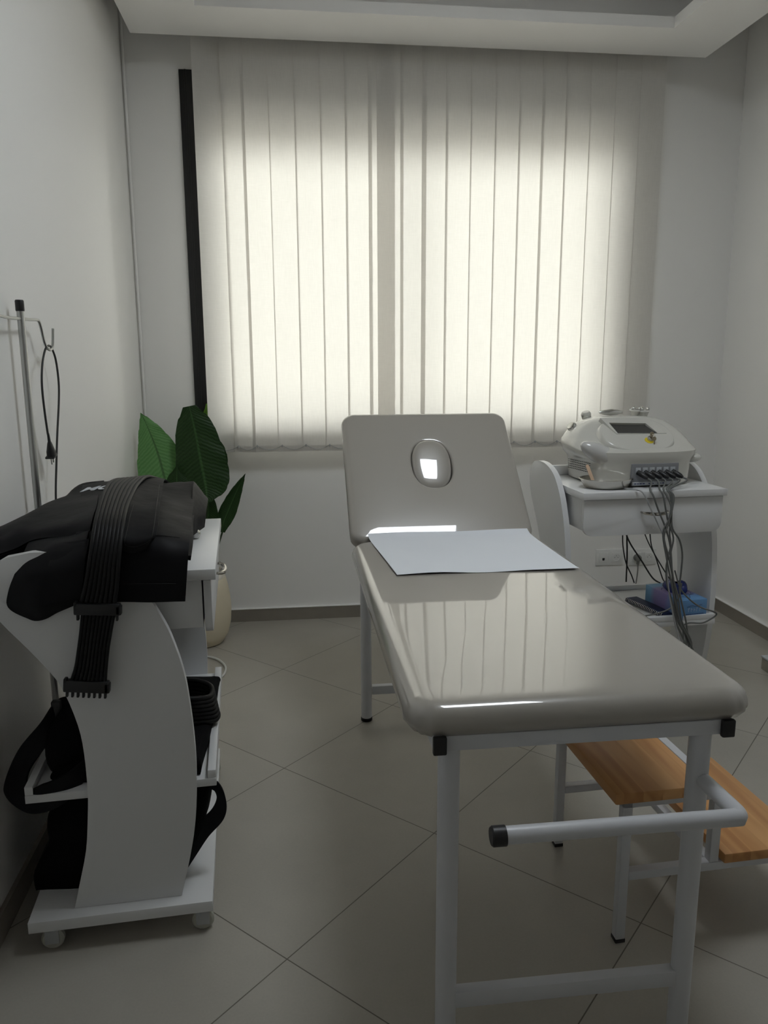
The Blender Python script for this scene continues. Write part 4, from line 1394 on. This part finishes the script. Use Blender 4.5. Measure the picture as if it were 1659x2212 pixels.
handpiece('probe', (1.405, 3.08, 1.158), (.1, .05, 0), 'left chrome ball probe on the back of the beauty machine', 'balls')
handpiece('probe', (1.440, 3.075, 1.156), (.1, -.05, 0), 'right chrome ball probe on the back of the beauty machine', 'balls')
handpiece('probe', (1.125, 3.03, 1.100), (.3, -.9, 0), 'small silver probe head leaning left of the beauty machine', 'chrome')
handpiece('probe', (1.205, 3.10, 1.142), (.2, -.3, 0), 'white probe head on the back left of the beauty machine', 'white')
bm = B(); lathe(bm, [(.004, -.05), (.010, -.03), (.013, 0), (.010, .03), (.004, .05)], (0, 0, 0), 16, mtx=Matrix.Rotation(PI / 2, 4, 'Y'))
tag(finish('probe_wand', bm, M['chrome'], None, True, 50, loc=(1.305, 3.09, 1.156)), 'slim metal probe lying on top of the beauty machine', 'handpiece')

# cables from the six plugs
def mw(p): return MW @ Vector(p)


YC = 2.652
ends = [[(1.320, .833), (1.352, .763), (1.377, .692), (1.388, .603), (1.405, .495), (1.425, .403), (1.462, .346)],
        [(1.357, .798), (1.383, .727), (1.379, .657), (1.395, .567), (1.416, .477), (1.437, .384), (1.473, .327)],
        [(1.366, .841), (1.358, .78), (1.347, .728), (1.368, .657), (1.395, .567), (1.418, .495), (1.44, .403), (1.483, .318)],
        [(1.373, .815), (1.369, .745), (1.378, .692), (1.365, .622), (1.374, .55), (1.398, .477), (1.422, .394), (1.454, .328)],
        [(1.376, .771), (1.407, .718), (1.424, .664), (1.423, .602), (1.423, .53), (1.434, .476), (1.458, .402), (1.467, .355)],
        [(1.372, .84), (1.36, .798), (1.342, .746), (1.359, .658), (1.384, .568), (1.407, .477), (1.432, .403), (1.473, .327)]]
ends = [[(x, YC - .003 * (k % 3) - .0035 * (i % 2), z) for i, (x, z) in enumerate(e_)] + [(1.472 + .006 * k, YC - .01, .24), (1.455 + .012 * (k % 3), YC - .03, .10), (1.40 + .03 * k, YC - .06, .005)] for k, e_ in enumerate(ends)]
bunch = ['first', 'second', 'third', 'fourth', 'fifth', 'sixth']
for k in range(6):
    p0 = mw((PLUGX[k], -.198, .056)); dirv = Vector((.55, -.75, -.42)).normalized()
    c = empty('probe_cable', 'grey cable with black plug in the %s socket from the left' % bunch[k], 'cable', p0, 0, 'cables plugged into the beauty machine')
    bm = B()
    up = dirv
    tube(bm, [(0, .002, 0), tuple(up * .012), tuple(up * .013), tuple(up * .034), tuple(up * .046)], .0098, 14, 1, rf=lambda t: (1.0, 1.0, 1.05, .98, .5)[min(4, round(t * 4))])
    pl = finish('plug', bm, M['black_cap'], c, True, 50)
    bm = B()
    side = up.cross(Vector((0, 0, 1))).normalized(); nrm_ = side.cross(up).normalized()
    for s_ in (-.004, .002):
        box(bm, tuple(up * (.016 - s_) + nrm_ * .0098 + side * s_), (.003, .003, .0012))
    finish('plug_mark', bm, M['panel_light'], pl, False)
    pe = p0 + up * .044
    ax = (1.301, 1.338, 1.352, 1.366, 1.372, 1.378)[k]
    mid = [pe + up * .016 + Vector((0, -.004, -.004)), Vector((ax - .006, 2.675, ZT + .010)), Vector((ax, 2.655, ZT - .014))]
    path = [pe] + mid + [Vector(q) for q in ends[k]]
    bm = B(); tube(bm, [tuple(p - p0) for p in path], .0033, 8, 6)
    finish('cord', bm, M['cable_grey'], c, True, 60)
# loose cable from the handpiece holder over the board edge
bm = B()
tube(bm, [(1.215, 2.80, ZT + .006), (1.225, 2.72, ZT + .006), (1.245, 2.675, ZT + .008), (1.262, 2.655, ZT - .002), (1.292, 2.650, .834), (1.322, 2.650, .781), (1.347, 2.648, .728), (1.363, 2.648, .658), (1.375, 2.65, .56), (1.40, 2.65, .45), (1.43, 2.65, .35), (1.46, 2.64, .25)], .003, 8, 6)
tag(finish('loose_cable', bm, M['cable_light'], None, True, 60), 'light grey cable running out from behind the steel dish', 'cable')
bm = B()
tube(bm, [(1.40, 2.65, .60), (1.427, 2.65, .53), (1.47, 2.65, .483), (1.519, 2.655, .45), (1.575, 2.665, .428), (1.592, 2.672, .412), (1.56, 2.665, .395), (1.524, 2.655, .388), (1.468, 2.65, .392), (1.45, 2.65, .37), (1.46, 2.64, .28)], .003, 8, 6)
tag(finish('loose_cable', bm, M['cable_grey'], None, True, 60), 'grey cable hooked around the right corner of the tray shelf', 'cable')
bm = B()
tube(bm, [(1.43, 2.650, .55), (1.425, 2.650, .503), (1.416, 2.652, .475), (1.39, 2.655, .448), (1.346, 2.66, .432), (1.309, 2.67, .422), (1.25, 2.69, .411), (1.20, 2.71, .409)], .003, 8, 6)
tag(finish('loose_cable', bm, M['cable_grey'], None, True, 60), 'grey cable lying along the front edge of the tray shelf', 'cable')
# dark cables hanging behind the drawer
DC = [
    ([(1.452, 3.23, .80), (1.445, 3.22, .68), (1.445, 3.22, .617), (1.45, 3.22, .553), (1.468, 3.22, .478), (1.495, 3.215, .42), (1.508, 3.21, .385)], 'thin dark cable hanging leftmost behind the drawer'),
    ([(1.470, 3.235, .80), (1.470, 3.232, .616), (1.477, 3.232, .51), (1.479, 3.23, .385)], 'straight black cable hanging vertically behind the drawer'),
    ([(1.462, 3.228, .80), (1.457, 3.225, .66), (1.460, 3.222, .616), (1.484, 3.22, .563), (1.539, 3.22, .486), (1.594, 3.215, .405), (1.62, 3.18, .385)], 'black cable slanting right across the plugged wall socket'),
    ([(1.53, 3.23, .80), (1.535, 3.225, .66), (1.546, 3.22, .613), (1.571, 3.22, .56), (1.615, 3.22, .488), (1.669, 3.215, .406), (1.68, 3.19, .385)], 'dark cable slanting right above the tissue box'),
    ([(1.57, 3.235, .80), (1.572, 3.232, .66), (1.576, 3.23, .613), (1.587, 3.228, .549), (1.615, 3.228, .484), (1.645, 3.225, .403), (1.65, 3.21, .385)], 'dark cable hanging rightmost behind the drawer'),
]
for pts, lab in DC:
    bm = B(); tube(bm, [(pts[0][0], 3.10, .955), (pts[0][0], 3.135, .9445), (pts[0][0], 3.185, .935), (pts[0][0], 3.215, .85)] + [tuple(p) for p in pts], .0036 if 'black' in lab else .0028, 8, 6)
    tag(finish('hanging_cable', bm, M['cable_dark'], None, True, 60), lab, 'cable')

# steel dish with spatula
DX, DY = 1.172, 2.785
bm = B()
pr = [(.0, 0), (.070, 0), (.082, .004), (.094, .022), (.098, .0265), (.101, .027), (.0995, .0285), (.096, .0275), (.0915, .022), (.080, .006), (.068, .0022), (0, .002)]
lathe(bm, pr, (0, 0, 0), 48, sx=1.0, sy=.72, close=False)
bmesh.ops.scale(bm, vec=(1, 1.08, 1.3), verts=bm.verts[:])
tag(finish('steel_dish', bm, M['steel'], None, True, 40, loc=(DX, DY, ZT + .001), rot=(0, 0, math.radians(-8))), 'oval stainless steel dish on the right trolley top', 'dish')
bm = B()
out = []
for k in range(9):
    a = PI * k / 8; out.append((.0085 * math.cos(a), .052 + .0085 * math.sin(a)))
out += [(-.0075, -.03), (.0075, -.03)]
prism(bm, out, 'Z', -.0009, .0009, .0003)
tag(finish('wooden_spatula', bm, M['spatula'], None, True, 30, loc=(DX - .052, DY + .005, ZT + .033), rot=(math.radians(58), 0, math.radians(22))), 'pale wooden spatula standing in the steel dish', 'spatula')

# tray contents
bm = B(); S = (.118, .235, .080)
bx(bm, -S[0] / 2, S[0] / 2, -S[1] / 2, S[1] / 2, 0, S[2], .002)
tb = empty('tissue_box', 'blue and purple tissue box on the right trolley shelf', 'tissue box', (1.508, 2.835, .3795), math.radians(8))
finish('carton', bm, M['tissue'], tb, True)
bm = B()
rows = []
for j, (r_, z) in enumerate(((.030, .0802), (.036, .098), (.028, .114), (.010, .122))):
    rows.append([(r_ * (1 + .25 * math.sin(3 * a + j)) * math.cos(a), r_ * 1.5 * (1 + .2 * math.cos(2 * a + j)) * math.sin(a), z + .006 * math.sin(2 * a + j)) if j else (r_ * math.cos(a), r_ * 1.5 * math.sin(a), z) for a in [2 * PI * k / 16 for k in range(17)]])
sheet(bm, loft(rows, 2, 3), .0012, .003, 50, 2)
finish('film_opening', bm, M['tissue_film'], tb, True, 60)
bm = B()
zt = S[2] + .0004
for pts in ([(-.045, -.085), (-.02, -.075), (0, -.09), (.02, -.06), (.045, -.05)], [(.0, -.06), (.02, -.045), (.03, -.055), (.045, -.03)], [(-.045, .03), (-.03, .05), (-.02, .045)]):
    tube(bm, [(a, b, zt) for a, b in pts], .0009, 5, 5)
for pts in ([(-.03, .052), (-.01, .058), (.01, .054), (.035, .06)],):
    tube(bm, [(a, -S[1] / 2 - .0004, b) for a, b in pts], .0008, 5, 5)
x = -.045
while x < .045:
    wd = rr.choice((.003, .005, .007)); bx(bm, x, x + wd, -S[1] / 2 - .0007, -S[1] / 2 - .0001, .0215, .0245); x += wd + .0015
for x in (-.02, -.006, .008, .022): bx(bm, x, x + .008, -S[1] / 2 - .0007, -S[1] / 2 - .0001, .010, .0155)
finish('dark_print', bm, M['print_dark'], tb, False)
bm = B()
for k, x in enumerate((-.024, -.012, 0, .012, .026)):
    bx(bm, x, x + .0025, -S[1] / 2 - .0007, -S[1] / 2 - .0001, .033, .048); bx(bm, x, x + .007, -S[1] / 2 - .0007, -S[1] / 2 - .0001, .045 - .003 * (k % 3), .0475 - .003 * (k % 3))
finish('pale_print', bm, M['print_pale'], tb, False)

nb = empty('spiral_notebook', 'dark navy spiral notebook beside the tissue box', 'notebook', (1.432, 2.87, .3795), math.radians(14))
bm = B(); bx(bm, -.045, .012, -.115, .115, 0, .0165, .0015)
finish('cover', bm, M['notebook'], nb)
bm = B()
for k in range(24):
    y = -.108 + .0094 * k
    tube(bm, [(-.040, y, .0175), (-.047, y, .0165), (-.0495, y, .009), (-.046, y, .001)], .0012, 6, 3)
finish('spiral_binding', bm, M['chrome'], nb)

# ================================================================== WALL SOCKETS
def socket(xc, zc, label, kinds, plugged=None):
    s = empty('wall_socket', label, 'socket', (xc, YB, zc))
    bm = B(); box(bm, (0, -.004, 0), (.158, .008, .092), .003)
    finish('cover_plate', bm, M['outlet'], s, True)
    for sx, kd in zip((-.037, .037), kinds):
        bm = B(); box(bm, (sx, -.0095, 0), (.052, .003, .055), .001)
        ins = finish('insert', bm, M['outlet'], s, True)
        bm = B()
        if kd == 'data':
            box(bm, (sx, -.0112, -.008), (.013, .002, .013)); box(bm, (sx, -.0112, -.014), (.006, .002, .004))
            finish('data_port', bm, M['outlet_dark'], ins, False)
        else:
            mt = Matrix.Translation((sx, -.0110, 0)) @ Matrix.Rotation(PI / 2, 4, 'X')
            lathe(bm, [(.0215, .0001), (.0215, .0016), (.0195, .0016), (.0185, .0004), (0, .0004)], (0, 0, 0), 28, mtx=mt, close=False)
            finish('socket_ring', bm, M['outlet'], ins, True, 30)
            bm = B()
            for (a, b) in ((-.0095, 0), (.0095, 0), (0, .010)):
                lathe(bm, [(.0017, 0), (.0017, .002)], (0, 0, 0), 12, mtx=Matrix.Translation((sx + a, -.0118, b)) @ Matrix.Rotation(PI / 2, 4, 'X'))
            finish('pin_hole', bm, M['outlet_dark'], ins, False)
    return s


socket(1.740, .284, 'white double socket with a data port, left one on the window wall', ('data', 'power'))
socket(1.932, .280, 'white double socket with a grey plug in it, right one on the window wall', ('power', 'power'))
pc = empty('plugged_cord', 'grey plug and cord in the right wall socket', 'cord', (1.895, YB - .012, .281))
bm = B()
lathe(bm, [(.019, 0), (.020, .01), (.017, .030), (.008, .034)], (0, 0, 0), 22, mtx=Matrix.Rotation(PI / 2, 4, 'X'))
box(bm, (0, -.022, -.022), (.014, .014, .030), .003)
finish('plug', bm, M['plug_grey'], pc, True, 50)
bm = B(); tube(bm, [(0, -.022, -.034), (0, -.024, -.08), (-.01, -.03, -.16), (-.03, -.05, -.245), (-.06, -.10, -.268), (-.15, -.2, -.2655)], .0035, 8, 5)
finish('cord', bm, M['plug_grey'], pc, True, 60)

# low metal box just entering the frame on the right
bm = B(); bx(bm, 0, .225, 0, .22, 0, .055, .004)
bo = empty('metal_box', 'low grey metal box on the floor at the right frame edge', 'box', (2.068, 2.86, 0), 0)
finish('body', bm, M['steel'], bo, True)
bm = B(); bx(bm, -.003, .228, -.003, .223, .0555, .064, .002)
finish('top_plate', bm, M['panel_light'], bo, True)
